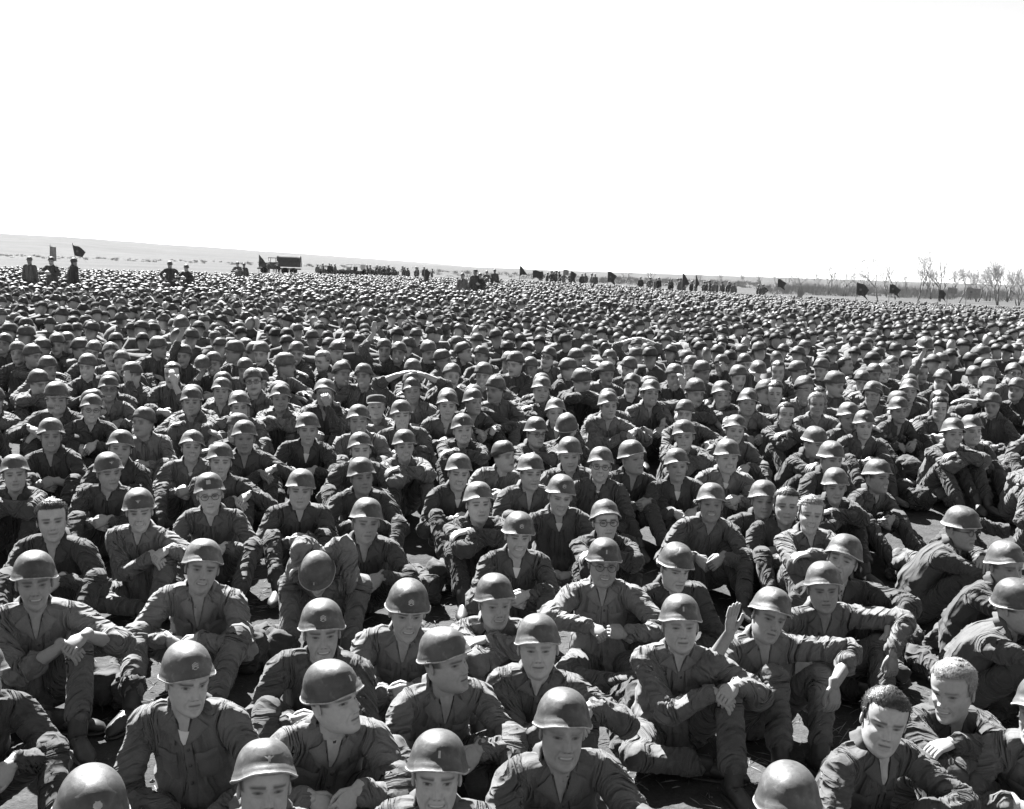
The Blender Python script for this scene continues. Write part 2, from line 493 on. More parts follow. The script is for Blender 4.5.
def head_surface(nr, nc, H, off=0.0):
    s = np.linspace(-1, 1, nc, endpoint=False)
    k_ = 0.32 if nc > 40 else 0.40
    phi = math.pi * (k_ * s + (1 - k_) * s * np.abs(s) ** 1.6)
    q = np.linspace(0, 1, nr)
    z = np.interp(q, [0, .10, .78, 1.0], [-.120, -.090, .028, .122]) if nc > 30 else -0.120 + 0.242 * q
    if nc > 30: z = np.convolve(np.pad(z, 3, mode='reflect', reflect_type='odd'), np.ones(7) / 7, 'valid')
    wf, jf = H.get('wide', 1.0), H.get('jaw', 1.0)
    PH, Z = np.meshgrid(phi, z)
    w = prof(Z, _PW) * wf * (1 + (jf - 1) * ss(-.02, -.08, Z)) + off
    f = prof(Z, _PF) - off; b = prof(Z, _PB) + off
    cy = 0.004 + 0.006 * ss(-.05, .05, Z)
    cs, sn = np.cos(PH), np.sin(PH)
    X = w * np.sign(sn) * np.abs(sn) ** 0.92
    Y = np.where(cs > 0, cy + (f - cy) * np.abs(cs) ** 0.93, cy + (b - cy) * np.abs(cs) ** 0.95)
    return X, Y, Z, cs

def head_mesh(G, J, lod, H, rs):
    nr, nc = ((62, 62), (34, 34), (18, 18))[lod]
    X, Y, Z, cs = head_surface(nr, nc, H)
    wfr = ss(0.05, 0.5, cs)
    g = lambda x0, z0, sx, sz: np.exp(-((X - x0) / sx) ** 2 - ((Z - z0) / sz) ** 2)
    g2 = lambda x0, z0, sx, sz: g(x0, z0, sx, sz) + g(-x0, z0, sx, sz)
    sm = H.get('smile', 0.0); nl = H.get('nose', 1.0)
    ridge = np.interp(Z, [-.046, -.040, -.034, -.026, -.01, .008, .022], [0, .006, .0225 * nl, .0225 * nl, .0135 * nl, .006, .0])
    wid = np.interp(Z, [-.046, -.03, -.01, .02], [.0135, .0125, .0085, .0075])
    d = ridge * np.exp(-(X / wid) ** 2)
    d += 0.0095 * g2(.0145, -.036, .0065, .0065)
    d -= 0.0135 * g2(.030, .001, .0165, .0095)
    d += 0.0042 * g2(.031, -.001, .010, .006)
    d += 0.0078 * np.exp(-((Z - .018 - .0022 * sm) / .0065) ** 2) * ss(.06, .035, np.abs(X)) * ss(.0, .014, np.abs(X))
    d += (0.0058 + 0.004 * sm) * g2(.041, -.026, .0165, .014)
    d -= 0.004 * g2(.046, -.058, .013, .018)
    d -= (0.0015 + 0.0035 * sm) * np.exp(-((np.abs(X) - .024 - .012 * ss(-.035, -.065, Z)) / .0042) ** 2) * ss(-.03, -.042, Z) * ss(-.078, -.064, Z)
    mw = .021 + .006 * sm
    mz = -.0635 + 0.5 * sm * (np.abs(X) / .028) ** 2 * .010
    lip = ss(mw + .004, mw - .004, np.abs(X))
    d += 0.0024 * np.exp(-((Z - mz - .0058) / .0040) ** 2) * lip
    d += 0.0034 * np.exp(-((Z - mz + .0064) / .0046) ** 2) * lip
    d -= 0.0034 * np.exp(-((Z - mz) / .0024) ** 2) * lip
    d -= 0.003 * g(0, -.082, .022, .005)
    d += 0.0055 * H.get('chin', 1.0) * g(0, -.1, .017, .011)
    Y2 = Y - d * wfr
    # albedo: brows, lids, lips, teeth, stubble, hair at the temples and nape; shade painted into sockets, nose and folds
    fl_ = (0.0, .0020, .0055)[lod]
    ga = lambda x0, z0, sx, sz: np.clip(np.exp(-((np.abs(X) - x0) / math.hypot(sx, fl_)) ** 2 - ((Z - z0) / math.hypot(sz, fl_)) ** 2), 0, 1)
    gz = lambda zz, sz: np.exp(-((Z - zz) / np.hypot(sz, fl_)) ** 2)
    sk = H.get('skin', 0.28); hc = H.get('hairtone', 0.03)
    S = np.full(X.shape, sk)
    S *= 1 - 0.10 * ss(-.03, -.06, Z) * H.get('stubble', 0.6)
    def mixin(m, v):
        nonlocal S
        S = S * (1 - m) + v * m
    fr = wfr
    mixin(0.90 * fr * np.clip(gz(.0195 - .10 * np.maximum(0, np.abs(X) - .034) + .0015 * sm, .0046) * ss(.058, .048, np.abs(X)) * ss(.007, .014, np.abs(X)), 0, 1), hc * 1.2)
    sq = H.get('squint', 0.5)
    mixin(0.30 * fr * ga(.0300, .003, .0190, .0105), sk * 0.45)  # eye-socket shade, painted into the skin tone
    eh = .0050 - .0026 * sq
    eye = np.clip(1.35 - ((np.abs(X) - .0305) / .0135) ** 2 - ((Z - .0) / eh) ** 2, 0, 1) if lod == 0 else ga(.0305, 0, .0120, eh)
    mixin(0.9 * fr * np.clip(eye * 2, 0, 1), sk * 0.55 + .16 * (1 - sq))
    iris = np.clip(1.6 - (((np.abs(X) - .0305) / .0058) ** 2 + (Z / .0058) ** 2), 0, 1) * np.clip(eye * 2.5, 0, 1) if lod == 0 else ga(.0305, .0, .0065, .0045)
    mixin(0.95 * fr * iris, 0.012)
    mixin(0.92 * fr * np.exp(-((Z - eh * (1.0 - .7 * ((np.abs(X) - .0305) / .0165) ** 2)) / math.hypot(.0017, fl_)) ** 2) * ss(.0175, .0125, np.abs(np.abs(X) - .0305)), 0.02)
    mixin(0.40 * fr * np.exp(-((Z + eh * (1.0 - .6 * ((np.abs(X) - .0305) / .0165) ** 2)) / math.hypot(.0013, fl_)) ** 2) * ss(.0165, .0115, np.abs(np.abs(X) - .0305)), 0.06)
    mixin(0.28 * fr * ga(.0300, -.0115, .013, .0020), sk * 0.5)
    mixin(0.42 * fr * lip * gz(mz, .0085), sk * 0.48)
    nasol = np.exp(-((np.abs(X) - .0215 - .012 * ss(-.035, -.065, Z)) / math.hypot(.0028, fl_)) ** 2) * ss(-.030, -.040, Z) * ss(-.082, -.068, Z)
    mixin((0.30 + 0.35 * sm) * fr * nasol, sk * 0.38)  # shade of the smile folds, painted as dark lines
    mixin(0.30 * fr * ga(0.0145, -.030, .0030, .008), sk * 0.45)  # shade beside the nose, painted on
    if sm > 0.55:
        mixin(0.88 * fr * ss(mw + .003, mw - .002, np.abs(X)) * gz(mz - .0005, .0032 + .0016 * (1 - (np.abs(X) / mw) ** 2).clip(0)), 0.03)
        mixin(0.95 * fr * ss(mw - .002, mw - .009, np.abs(X)) * gz(mz + .0008, .0027), 0.50)
    else:
        mixin(0.88 * fr * lip * gz(mz, .0024), 0.03)
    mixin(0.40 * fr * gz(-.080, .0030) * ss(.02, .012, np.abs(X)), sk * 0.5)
    mixin(0.85 * fr * ga(.0075, -.0415, .0042, .0028), 0.02)
    side = 1 - ss(-.055, -.035, -Y2 * 0 + (-Y)) if False else ss(-.045, -.020, Y)
    hairm = np.clip(ss(*((.070, .078) if H.get('bare') else (.052, .060)), Z) + side * ss(-.035 + .03, .0, Z) + ss(.05, .075, Y) * ss(-.06, -.045, Z), 0, 1)
    mixin(hairm * 0.92, hc)
    V = np.stack([X, Y2, Z], -1).reshape(-1, 3)
    F = []
    for i in range(nr - 1):
        for j in range(nc):
            a = i * nc + j; b = i * nc + (j + 1) % nc
            F.append((a, b, b + nc, a + nc))
    F.append(tuple(range(nc - 1, -1, -1))); F.append(tuple((nr - 1) * nc + j for j in range(nc)))
    RH, hc_ = J['RH'] * HS, J['head']
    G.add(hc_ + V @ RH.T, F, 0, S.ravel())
    if lod < 2:
        for s in (1, -1):
            M = rotz(s * 28) @ rotx(-12)
            V, F = ellipsoid(A(s * .0725 * H.get('wide', 1.0), .014, -.006), (.0075, .0155, .0265), 8 if lod == 0 else 6, 10 if lod == 0 else 7, M)
            G.add(hc_ + V @ RH.T, F, 0, sk * 0.95)
            V, F = ellipsoid(A(s * .0765 * H.get('wide', 1.0), .010, -.006), (.0045, .008, .014), 5, 6, M)
            G.add(hc_ + V @ RH.T, F, 0, sk * 0.55)

def hair_mesh(J, lod, H, rs, cap=False):
    nr, nc = ((44, 52), (30, 34), (18, 20))[lod]
    X, Y, Z, cs = head_surface(nr, nc, H, 0.002)
    P = np.stack([X, Y, Z], -1).reshape(-1, 3)
    n = vnoise(P * A(140, 60, 60) + rs, rs) - 0.5
    n2 = vnoise(P * A(45, 30, 40) + rs, rs + 3)
    vol = H.get('hair', 0.014)
    up = ss(.03, .10, P[:, 2])
    off0 = 0.002 + (vol * n2 * (0.35 + 0.65 * up) + 0.006 * n) * (0.55 if lod < 2 else 1.0)
    cs_ = cs.ravel()
    line = np.where(cs_ > 0, .068 - 0.080 * ss(.60, .10, cs_), -.012 - 0.05 * ss(0, -.6, cs_))
    line = line + 0.010 * (vnoise(P * 70, rs + 9) - 0.5)
    off = off0 * ss(-0.004, 0.028, P[:, 2] - line) - 0.006 * (1 - ss(-0.002, 0.018, P[:, 2] - line))
    nrm = P - A(0, 0.01, 0.03); nrm /= np.linalg.norm(nrm, axis=1)[:, None]
    V = P + nrm * off[:, None]
    keep = P[:, 2] > line
    F = []
    for i in range(nr - 1):
        for j in range(nc):
            a = i * nc + j; b = i * nc + (j + 1) % nc
            if keep[a] and keep[b] and keep[b + nc] and keep[a + nc]: F.append((a, b, b + nc, a + nc))
    F.append(tuple((nr - 1) * nc + j for j in range(nc)))
    if lod < 2:
        r2 = np.random.RandomState(rs); top = np.where(P[:, 2] > line + .004)[0]
        V = list(V); b = len(V); curl = 1.0 if vol > .021 else 0.25
        part = r2.choice((-1, 1))
        for k in r2.choice(top, 2600 if lod == 0 else 1200):
            p = P[k] + r2.normal(0, .0022, 3); n_ = unit(p - A(0, .01, .03))
            fwd = A(part * .55, .95, 0.1) if P[k][2] > .045 else A(0, .55, -1.0)
            g = fwd + r2.normal(0, .05 if curl < 1 else .6, 3); g = unit(g - n_ * (g @ n_))
            L = r2.uniform(.022, .050) * (vol / .014) ** .5 * (1.0 if P[k][2] > .04 else .45) * (1 - .5 * curl); w_ = np.cross(n_, g) * r2.uniform(.0009, .0018) * (1 + lod)
            p0_ = p + n_ * .001; p1_ = p + g * L * .5 + n_ * (vol * .55 * r2.uniform(.7, 1.0)) * (1 if P[k][2] > .04 else .25); p2_ = p + g * L + n_ * (vol * .50 * r2.uniform(.55, 1.0)) * (1 if P[k][2] > .04 else .2)
            p1_ = p1_ - n_ * (L * .5) ** 2 / .19; p2_ = p2_ - n_ * L ** 2 / .19
            V += [p0_ - w_, p0_ + w_, p1_ + w_, p1_ - w_, p2_]; F += [(b, b + 1, b + 2, b + 3), (b + 3, b + 2, b + 4)]; b += 5
        V = np.array(V)
    return J['head'] + V @ (J['RH'] * HS).T, F

# ------------------------------------------------------------------ steel helmet: dome, flared rim with a short visor, rolled edge, liner inside
def helmet_rows(na, nc):
    a = np.linspace(0, 1, na)
    phi = np.arange(nc) * 2 * math.pi / nc                # 0 = front
    rows = []
    zr = 0.040 + 0.018 * ss(0.55, 1.0, np.cos(phi)) - 0.016 * ss(0.2, -0.6, np.cos(phi)) - 0.006 * np.exp(-(np.abs(np.abs(phi - math.pi) - math.pi / 2) / .5) ** 2)
    top = 0.163
    for t in a:
        al = t * math.pi / 2
        r = math.sin(al) ** 0.80
        h = max(0.0, math.cos(al)) ** 0.86
        fl = ss(0.84, 1.0, t) * 0.075 + 0.07 * ss(0.84, 1.0, t) * ss(0.10, 1.0, np.cos(phi))
        rr = r * (0.925 + fl)
        x = 0.1085 * rr * np.sin(phi); y = 0.010 - 0.1295 * rr * np.cos(phi)
        z = zr + (top - zr) * h
        rows.append(np.stack([x, y, np.broadcast_to(z, x.shape)], 1))
    return rows, phi

def helmet_geo(lod):
    na, nc = ((22, 44), (13, 26), (8, 14))[lod]
    rows, phi = helmet_rows(na, nc)
    V = list(rows); nr = len(rows)
    last = rows[-1]; cen = A(0, 0.010, 0)
    def ins(R, k, dz):
        Q = (R - cen) * A(k, k, 1) + cen; Q[:, 2] += dz; return Q
    if lod < 2:
        V += [ins(last, 1.030, 0.0005), ins(last, 1.034, -0.003), ins(last, 1.015, -0.0065), ins(last, 0.975, -0.005)]
    V += [ins(last, 0.90, 0.004), ins(last, 0.83, 0.035), ins(last, 0.74, 0.075), ins(last, 0.4, 0.105)]
    K = len(V); V = np.concatenate(V); F = []; M = []
    for i in range(K - 1):
        for j in range(nc):
            a = i * nc + j; b = i * nc + (j + 1) % nc
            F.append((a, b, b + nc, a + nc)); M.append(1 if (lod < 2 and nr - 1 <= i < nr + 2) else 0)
    F.append(tuple((K - 1) * nc + j for j in range(nc))); M.append(0)
    return V, F, M

HELM = {}
def helmet_mesh(lod):
    if lod not in HELM:
        V, F, M = helmet_geo(lod)
        HELM[lod] = quick_mesh('helmet', V, F, ('helmet_paint', 'rim_metal_glint'), M)
    return HELM[lod]

def helm_front(u, v, lift=0.0015):
    """a point on the helmet's front: u sideways, v up from the rim (metres)"""
    phi = u / 0.125
    t = 1 - v / 0.215
    al = t * math.pi / 2
    rr = math.sin(al) ** 0.80 * (0.925 + float(ss(0.84, 1, t)) * 0.075 + 0.07 * float(ss(.84, 1, t)) * float(ss(.10, 1, math.cos(phi))))
    zr = 0.040 + 0.018 * float(ss(0.55, 1.0, math.cos(phi)))
    p = A(0.1085 * rr * math.sin(phi), 0.010 - 0.1295 * rr * math.cos(phi), zr + (0.163 - zr) * max(0.0, math.cos(al)) ** 0.86)
    n = unit(A(p[0] / .1165 ** 2, (p[1] - .01) / .138 ** 2, max(0.0, p[2] - .04) / .135 ** 2 + 1e-6))
    return p + n * lift

def insignia_mesh(kind):
    V, F = [], []
    def poly_grid(f, nu, nv):
        b = len(V)
        for i in range(nu + 1):
            for j in range(nv + 1): V.append(helm_front(*f(i / nu, j / nv)))
        for i in range(nu):
            for j in range(nv):
                a = b + i * (nv + 1) + j; F.append((a, a + nv + 1, a + nv + 2, a + 1))
    if kind == 'chevron':
        for k in range(3):
            for sgn in (-1, 1):
                poly_grid(lambda u, v: (sgn * u * 0.017, 0.046 + k * 0.009 - u * 0.012 + v * 0.0062), 4, 1)
        poly_grid(lambda u, v: ((u - .5) * 0.026, 0.030 - 0.006 * (2 * u - 1) ** 2 * -1 + v * 0.004), 4, 1)
    elif kind == 'badge':
        poly_grid(lambda u, v: ((u - .5) * (0.034 if 0.2 < v < 0.8 else 0.020), 0.040 + v * 0.036), 6, 6)
        poly_grid(lambda u, v: ((u - .5) * 0.008, 0.030 + v * 0.009), 2, 2)
    elif kind == 'bar':
        poly_grid(lambda u, v: ((u - .5) * 0.011, 0.040 + v * 0.032), 2, 4)
    elif kind == 'patch':
        poly_grid(lambda u, v: ((u - .5) * 0.040, 0.036 + v * 0.050), 5, 5)
    elif kind == 'eagle':
        for sgn in (-1, 1):
            poly_grid(lambda u, v: (sgn * (0.002 + u * 0.018), 0.046 + 0.012 * u + (v - .5) * 0.012 * (1 - .75 * u)), 5, 2)
        poly_grid(lambda u, v: ((u - .5) * 0.010, 0.034 + v * 0.026), 2, 4)
    return quick_mesh('insignia', V, F, ('insignia_paint',))
INSG = {}
def insignia(kind):
    if kind not in INSG: INSG[kind] = insignia_mesh(kind)
    return INSG[kind]

# ------------------------------------------------------------------ cloth: closed limbs fused into one skin, smoothed, then folded
_tmp = bpy.data.objects.new('tmp', bpy.data.meshes.new('tmp'))
def fuse(G, voxel, iters):
    me = quick_mesh('tmp', G.verts(), G.F)
    old = _tmp.data; _tmp.data = me
    bpy.data.meshes.remove(old)
    if not _tmp.modifiers:
        r = _tmp.modifiers.new('r', 'REMESH'); r.mode = 'VOXEL'
        _tmp.modifiers.new('s', 'SMOOTH')
    _tmp.modifiers[0].voxel_size = voxel
    _tmp.modifiers[1].factor = 0.5; _tmp.modifiers[1].iterations = iters
    COL.objects.link(_tmp)
    dg = bpy.context.evaluated_depsgraph_get(); dg.update()
    out = bpy.data.meshes.new_from_object(_tmp.evaluated_get(dg))
    COL.objects.unlink(_tmp)
    return out

def get_co(me):
    n = len(me.vertices); co = np.empty(n * 3, np.float32); me.vertices.foreach_get('co', co)
    no = np.empty(n * 3, np.float32); me.vertex_normals.foreach_get('vector', no)
    return co.reshape(-1, 3).astype(float), no.reshape(-1, 3).astype(float)

def ridged(P, seed, sharp=2.2):
    return (1 - np.abs(2 * vnoise(P, seed) - 1)) ** sharp

def fold(me, bones, seed, amp, fine=True):
    V, N = get_co(me)
    num = np.zeros(len(V)); den = np.zeros(len(V)) + 1e-9; CR = np.zeros((len(V), 3))
    for bi, (a, b, r, kind, side) in enumerate(bones):
        ax = b - a; L = np.linalg.norm(ax); ax = ax / L
        rel = V - a; t = rel @ ax / L; tc = np.clip(t, 0, 1)
        q = rel - np.outer(tc * L, ax); dist = np.linalg.norm(q, axis=1) + 1e-6
        w = np.exp(-5.0 * dist / r)
        s = side - ax * (side @ ax); s = unit(s); d = np.cross(ax, s)
        c, sn = q @ s / dist, q @ d / dist
        al = tc * L
        sd = seed * 17 + bi * 7
        if kind == 'torso':
            p = np.stack([c * 2.7 + 1.6 * al * np.sign(c), sn * 2.2, al / 0.30], 1)
            dd = ridged(p + sd, sd) * 0.9
            low = np.exp(-((t - 0.28) / 0.22) ** 2)
            p = np.stack([c * 0.6, sn * 0.6, al / 0.045 + 1.0 * sn + 1.2 * np.abs(c)], 1)
            dd = dd * 0.7 + low * ridged(p + sd + 5, sd + 1) * 0.9
        else:
            # folds run round and aslant the limb, crowding at the bend
            tw_ = 1.2 + 0.8 * math.sin(sd * 1.7)
            p = np.stack([c * 0.55, sn * 0.55, al / 0.046 + tw_ * c + 0.9 * sn], 1)
            jt = {'up': 1.0, 'low': 0.0, 'thigh': 0.0, 'shin': 1.0}[kind]
            env = 0.42 + 0.75 * np.exp(-((t - jt) / 0.28) ** 2) + (0.35 * np.exp(-((t - 1) / 0.15) ** 2) if kind == 'low' else 0)
            dd = ridged(p + sd, sd) * env
            p = np.stack([c * 1.5, sn * 1.5, al / 0.30 - 0.5 * c], 1)
            dd = dd + 0.5 * ridged(p + sd + 3, sd + 2)
            if kind in ('thigh', 'shin'): dd *= 0.85
        num += w * (dd - 0.34); den += w
        kk = 0.9 if kind == 'torso' else 0.55
        sl = 1.1 + 0.7 * math.sin(sd * 2.3)
        if kind == 'torso': cr = np.stack([c * 2.6 + 2.0 * al * np.sign(c), sn * 2.2, al / 0.20], 1)
        else: cr = np.stack([c * kk, sn * kk, al / 0.040 + sl * c + 0.8 * sn], 1)
        CR += (cr + A(seed % 50, 0.7 * bi, 0)) * w[:, None]
    disp = num / den
    if fine: disp = disp + 0.10 * (ridged(V * A(16, 16, 22) + seed, seed + 31) - 0.45)
    V = V + N * (disp * amp)[:, None]
    CR /= den[:, None]
    at = me.attributes.new('crease', 'FLOAT_VECTOR', 'POINT'); at.data.foreach_set('vector', CR.astype(np.float32).ravel())
    me.vertices.foreach_set('co', V.astype(np.float32).ravel())
    me.polygons.foreach_set('use_smooth', np.ones(len(me.polygons), bool))
    me.update()

def grid_faces(nu, nv, b=0):
    return [(b + i * (nv + 1) + j, b + (i + 1) * (nv + 1) + j, b + (i + 1) * (nv + 1) + j + 1, b + i * (nv + 1) + j + 1) for i in range(nu) for j in range(nv)]

# ------------------------------------------------------------------ the whole man as a set of meshes
def build_figure(P, lod, seed):
    """returns {'J':..., 'body': mesh, 'jacket': mesh, ...}; lod 0 = nearest men, 1 = next rows, 2 = middle rows"""
    J = skeleton(P); H = P.get('face', {}); rolled = P.get('rolled', False)
    sk = H.get('skin', 0.28)
    out = {'J': J}
    vox = P.get('vox', (0.0158, 0.0235, 0.0275)[lod]); nseg = (16, 14, 12)[lod]
    X, Fw, U = J['X'], J['Fw'], J['U']; p0, p1, p2, p3 = J['spine']
    fat = P.get('build', 1.0)
    # body: head, neck, trunk, arms, hands, legs
    G = Geo()
    H = dict(H, bare=P.get('wear', 'helmet') == 'bare')
    head_mesh(G, J, lod, H, seed)
    nn = (14, 10, 7)[lod]
    V, F = tube([p0, p1, p2, p3 - U * 0.03, p3 + U * 0.005, J['nt'], J['head'] + J['RH'] @ A(0, 0.02, -0.02)],
                [(0.10, 0.08), (0.10, 0.07), (0.11, 0.07), (0.075, 0.062), (0.060, 0.060), (0.0555, 0.060), (0.050, 0.055)], nn, X)
    G.add(V, F, 0, sk * 0.93)
    for s in (1, -1):
        V, F = tube([J['sh', s], J['el', s], J['wr', s] * 0.5 + J['el', s] * 0.5, J['wr', s], J['wr', s] + J['hd', s] * 0.012], [0.04, 0.038, 0.0375, 0.0265, 0.026], nn)
        G.add(V, F, 0, sk)
        hand(G, J, s, lod, sk * 1.05)
        V, F = tube([J['hip', s], J['kn', s], J['an', s]], [0.06, 0.045, 0.035], 6)
        G.add(V, F, 0, sk)
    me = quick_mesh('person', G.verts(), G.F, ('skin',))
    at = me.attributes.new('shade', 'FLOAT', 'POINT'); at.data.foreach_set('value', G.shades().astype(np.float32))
    out['body'] = me
    # jacket
    G = Geo(); bones = []
    def limb(pts, rad, side=None): G.add(*tube(pts, rad, nseg, side))
    bw_ = 1.0 * fat
    hem = p0 - unit(p1 - p0) * (0.03 if not P.get('stand') else 0.07)
    limb([hem, p0 + (p1 - p0) * 0.35, p1, (p1 + p2) / 2, p2, p3 - U * 0.065, p3 - U * 0.02 ],
         [(0.178 * bw_, 0.135 * bw_), (0.172 * bw_, 0.135 * bw_), (0.165 * bw_, 0.130 * bw_), (0.170 * bw_, 0.130), (0.176, 0.127), (0.150, 0.100), (0.085, 0.075)], X)
    bones.append((hem, p3, 0.15, 'torso', X))
    for s in (1, -1):
        sh, el, wr = J['sh', s], J['el', s], J['wr', s]
        limb([p3 - U * 0.035 + X * s * 0.03, p3 - U * 0.040 + X * s * 0.10, sh], [0.064, 0.063, 0.062], None)
        limb([p2 + X * s * 0.09, (p2 + sh) / 2 + X * s * 0.03, sh], [0.07, 0.072, 0.062], None)
        limb([sh, sh + (el - sh) * 0.45, el], [0.064 * fat, 0.059 * fat, 0.053])
        cuff = el + (wr - el) * (0.42 if rolled else 0.93)
        limb([el, el + (cuff - el) * 0.5, cuff], [0.053, 0.050, 0.048 if rolled else 0.041])
        bones += [(sh, el, 0.065, 'up', unit(np.cross(el - sh, A(0.3, 0.5, 0.9)))), (el, cuff, 0.055, 'low', unit(np.cross(cuff - el, A(0.3, 0.5, 0.9))))]
        if rolled:
            d = unit(wr - el); G.add(*tube([cuff - d * 0.035, cuff + d * 0.01], [0.053, 0.052], nseg))
    jm = fuse(G, vox, (5, 4, 3)[lod])
    fold(jm, bones, seed, P.get('amp', (0.029, 0.029, 0.027)[lod]))
    jm.materials.clear(); jm.materials.append(MATS['jacket_cloth'])
    out['jacket'] = jm
    # trousers
    G = Geo(); bones = []
    limb([p0 - A(0, 0, 0.045), p0 + A(0, 0, 0.04), p1], [(0.165 * fat, 0.125), (0.16 * fat, 0.125), (0.14, 0.11)], A(1, 0, 0))
    bones.append((p0 - A(0, 0, 0.04), p1, 0.15, 'torso', A(1.0, 0, 0)))
    for s in (1, -1):
        hp, kn, an = J['hip', s], J['kn', s], J['an', s]
        limb([hp, hp + (kn - hp) * 0.5, kn], [0.093 * fat, 0.084 * fat, 0.070])
        end = kn + (an - kn) * (0.82 if not P.get('stand') else 0.86)
        limb([kn, kn + (an - kn) * 0.4, end], [0.070, 0.067, 0.060])
        bones += [(hp, kn, 0.085, 'thigh', unit(np.cross(kn - hp, A(0.5, 0.3, 0.9)))), (kn, an, 0.07, 'shin', unit(np.cross(an - kn, A(0.5, 0.9, 0.3))))]
    tm = fuse(G, vox * 1.42, (5, 4, 3)[lod])
    fold(tm, bones, seed + 50, P.get('amp', (0.029, 0.029, 0.027)[lod]))
    V, N = get_co(tm)
    if not P.get('stand'):
        V[:, 2] = np.maximum(V[:, 2], 0.004); tm.vertices.foreach_set('co', V.astype(np.float32).ravel()); tm.update()
    tm.materials.clear(); tm.materials.append(MATS['trouser_cloth'])
    out['trousers'] = tm
    # boots
    out['boots'] = []
    if lod < 2 or P.get('stand'):
        for s in (1, -1):
            G = Geo(); an, kn, fd = J['an', s], J['kn', s], unit(J['fd', s] * A(1, 1, 0))
            sd = np.cross(fd, A(0, 0, 1)); b = A(an[0], an[1], 0.0)
            sec = [(-.075, .028, .03), (-.06, .036, .042), (-.01, .038, .050), (.05, .041, .043), (.11, .046, .034), (.155, .045, .029), (.19, .034, .022), (.205, .016, .013)]
            zz = max(0.0, an[2] - 0.095)
            V, F = tube([b + fd * q + A(0, 0, h + 0.012 + zz) for q, w, h in sec], [(w, h) for q, w, h in sec], 8, sd)
            V[:, 2] = np.maximum(V[:, 2], 0.014 + zz); G.add(V, F, 0)
            V, F = tube([b + fd * q + A(0, 0, 0.010 + zz) for q, w, h in sec], [(w + .004, .010) for q, w, h in sec], 8, sd)
            if lod == 0: G.add(V, F, 0)
            V, F = tube([b + A(0, 0, 0.05 + zz) + fd * -.01, an, an + (kn - an) * 0.33], [(.043, .05), (.045, .052), (.052, .055)], 8, sd); G.add(V, F, 0)
            for k in range(4 if lod == 0 else 0):
                c = b + fd * (.015 + .022 * k) + A(0, 0, .108 - .010 * k + zz); V, F = tube([c - sd * .026, c + sd * .026], [.004, .004], 5); G.add(V, F, 0)
            out['boots'].append(quick_mesh('boot', G.verts(), G.F, ('boot_leather',)))
    # collar, opening at the throat, pockets, buttons
    V = []; ng = (28, 20, 12)[lod]
    C = p3 + U * 0.012
    opening = P.get('open', 1.0)
    for i in range(ng + 1):
        ph = math.radians(-158 + 316 * i / ng); f = (1 - math.cos(ph)) / 2           # f: 0 at the nape, 1 at the throat
        rad = X * math.sin(ph) - Fw * math.cos(ph)
        zt = 0.044 - 0.078 * f ** 1.6
        tip = max(0.0, f - 0.72) / 0.28
        wob = 0.006 * math.sin(i * 1.7 + seed)
        for r, z in ((0.070, zt - 0.05), (0.068, zt - 0.004), (0.072, zt + 0.003), (0.085 + wob, zt - 0.022), (0.104 + 0.010 * tip + wob, zt - 0.050 - 0.035 * tip)):
            ry = r * (1.0 + 0.10 * f)
            V.append(C + X * math.sin(ph) * r - Fw * math.cos(ph) * ry + U * z)
    F = grid_faces(ng, 4)
    trim = Geo(); trim.add(V, F)
    out['pockets'] = []; out['undershirt'] = None; out['placket'] = None
    co, no = get_co(jm)
    if lod < 2:
        polys = [tuple(p.vertices) for p in jm.polygons]
        bvh = BVHTree.FromPolygons([Vector(v) for v in co], polys)
        dn = -unit(p3 - p1)
        cen = p3 - Fw * 0.0
        def onchest(x, z, lift):
            if z < 0.015:
                q = onchest(x, 0.0151, lift); tt = float(ss(-0.035, 0.0151, z)); f1 = (q - cen) @ Fw
                return cen + X * x + dn * z + Fw * ((1 - tt) * (math.sqrt(max(1e-5, 0.056 ** 2 - x * x)) - 0.004) + tt * f1)
            o = cen + X * x + dn * z + Fw * 0.02
            h = bvh.ray_cast(Vector(o), Vector(Fw), 0.4)
            if h[0] is None: return o + Fw * 0.08
            return np.array(h[0]) + Fw * lift
        def patch(corners, nu, nv, lift, edge=0.004):
            c = [np.asarray(q, float) for q in corners]; Vp = []
            for i in range(nu + 1):
                for j in range(nv + 1):
                    u, v = i / nu, j / nv
                    q = c[0] * (1 - u) * (1 - v) + c[1] * u * (1 - v) + c[2] * u * v + c[3] * (1 - u) * v
                    b = min(i, nu - i, j, nv - j) == 0
                    Vp.append(onchest(q[0], q[1], lift - (edge if b else 0)))
            return np.array(Vp), grid_faces(nu, nv)
        vd = max(0.035, 0.085 + 0.05 * opening)
        w0 = 0.036
        # throat: skin or undershirt seen in the opening
        out['throat'] = patch([(-w0, -0.035), (w0, -0.035), (0.005, vd), (-0.005, vd)], 6, 9, 0.004, 0.0)
        if P.get('tee'):
            zt_ = 0.040
            Vp, Fp = patch([(-w0 * .70, zt_ - .004), (w0 * .70, zt_ - .004), (0.004, vd + .004), (-0.004, vd + .004)], 6, 5, 0.0065, 0.0)
            out['undershirt'] = quick_mesh('undershirt', Vp, Fp, ('white_cotton',))
        for s in (1, -1):
            Vp, Fp = patch([(s * 0.004, vd + 0.01), (s * (w0 + .004), -0.012), (s * 0.098, 0.035), (s * 0.062, vd * 0.72)], 5, 5, 0.014, 0.006)
            trim.add(Vp, Fp)
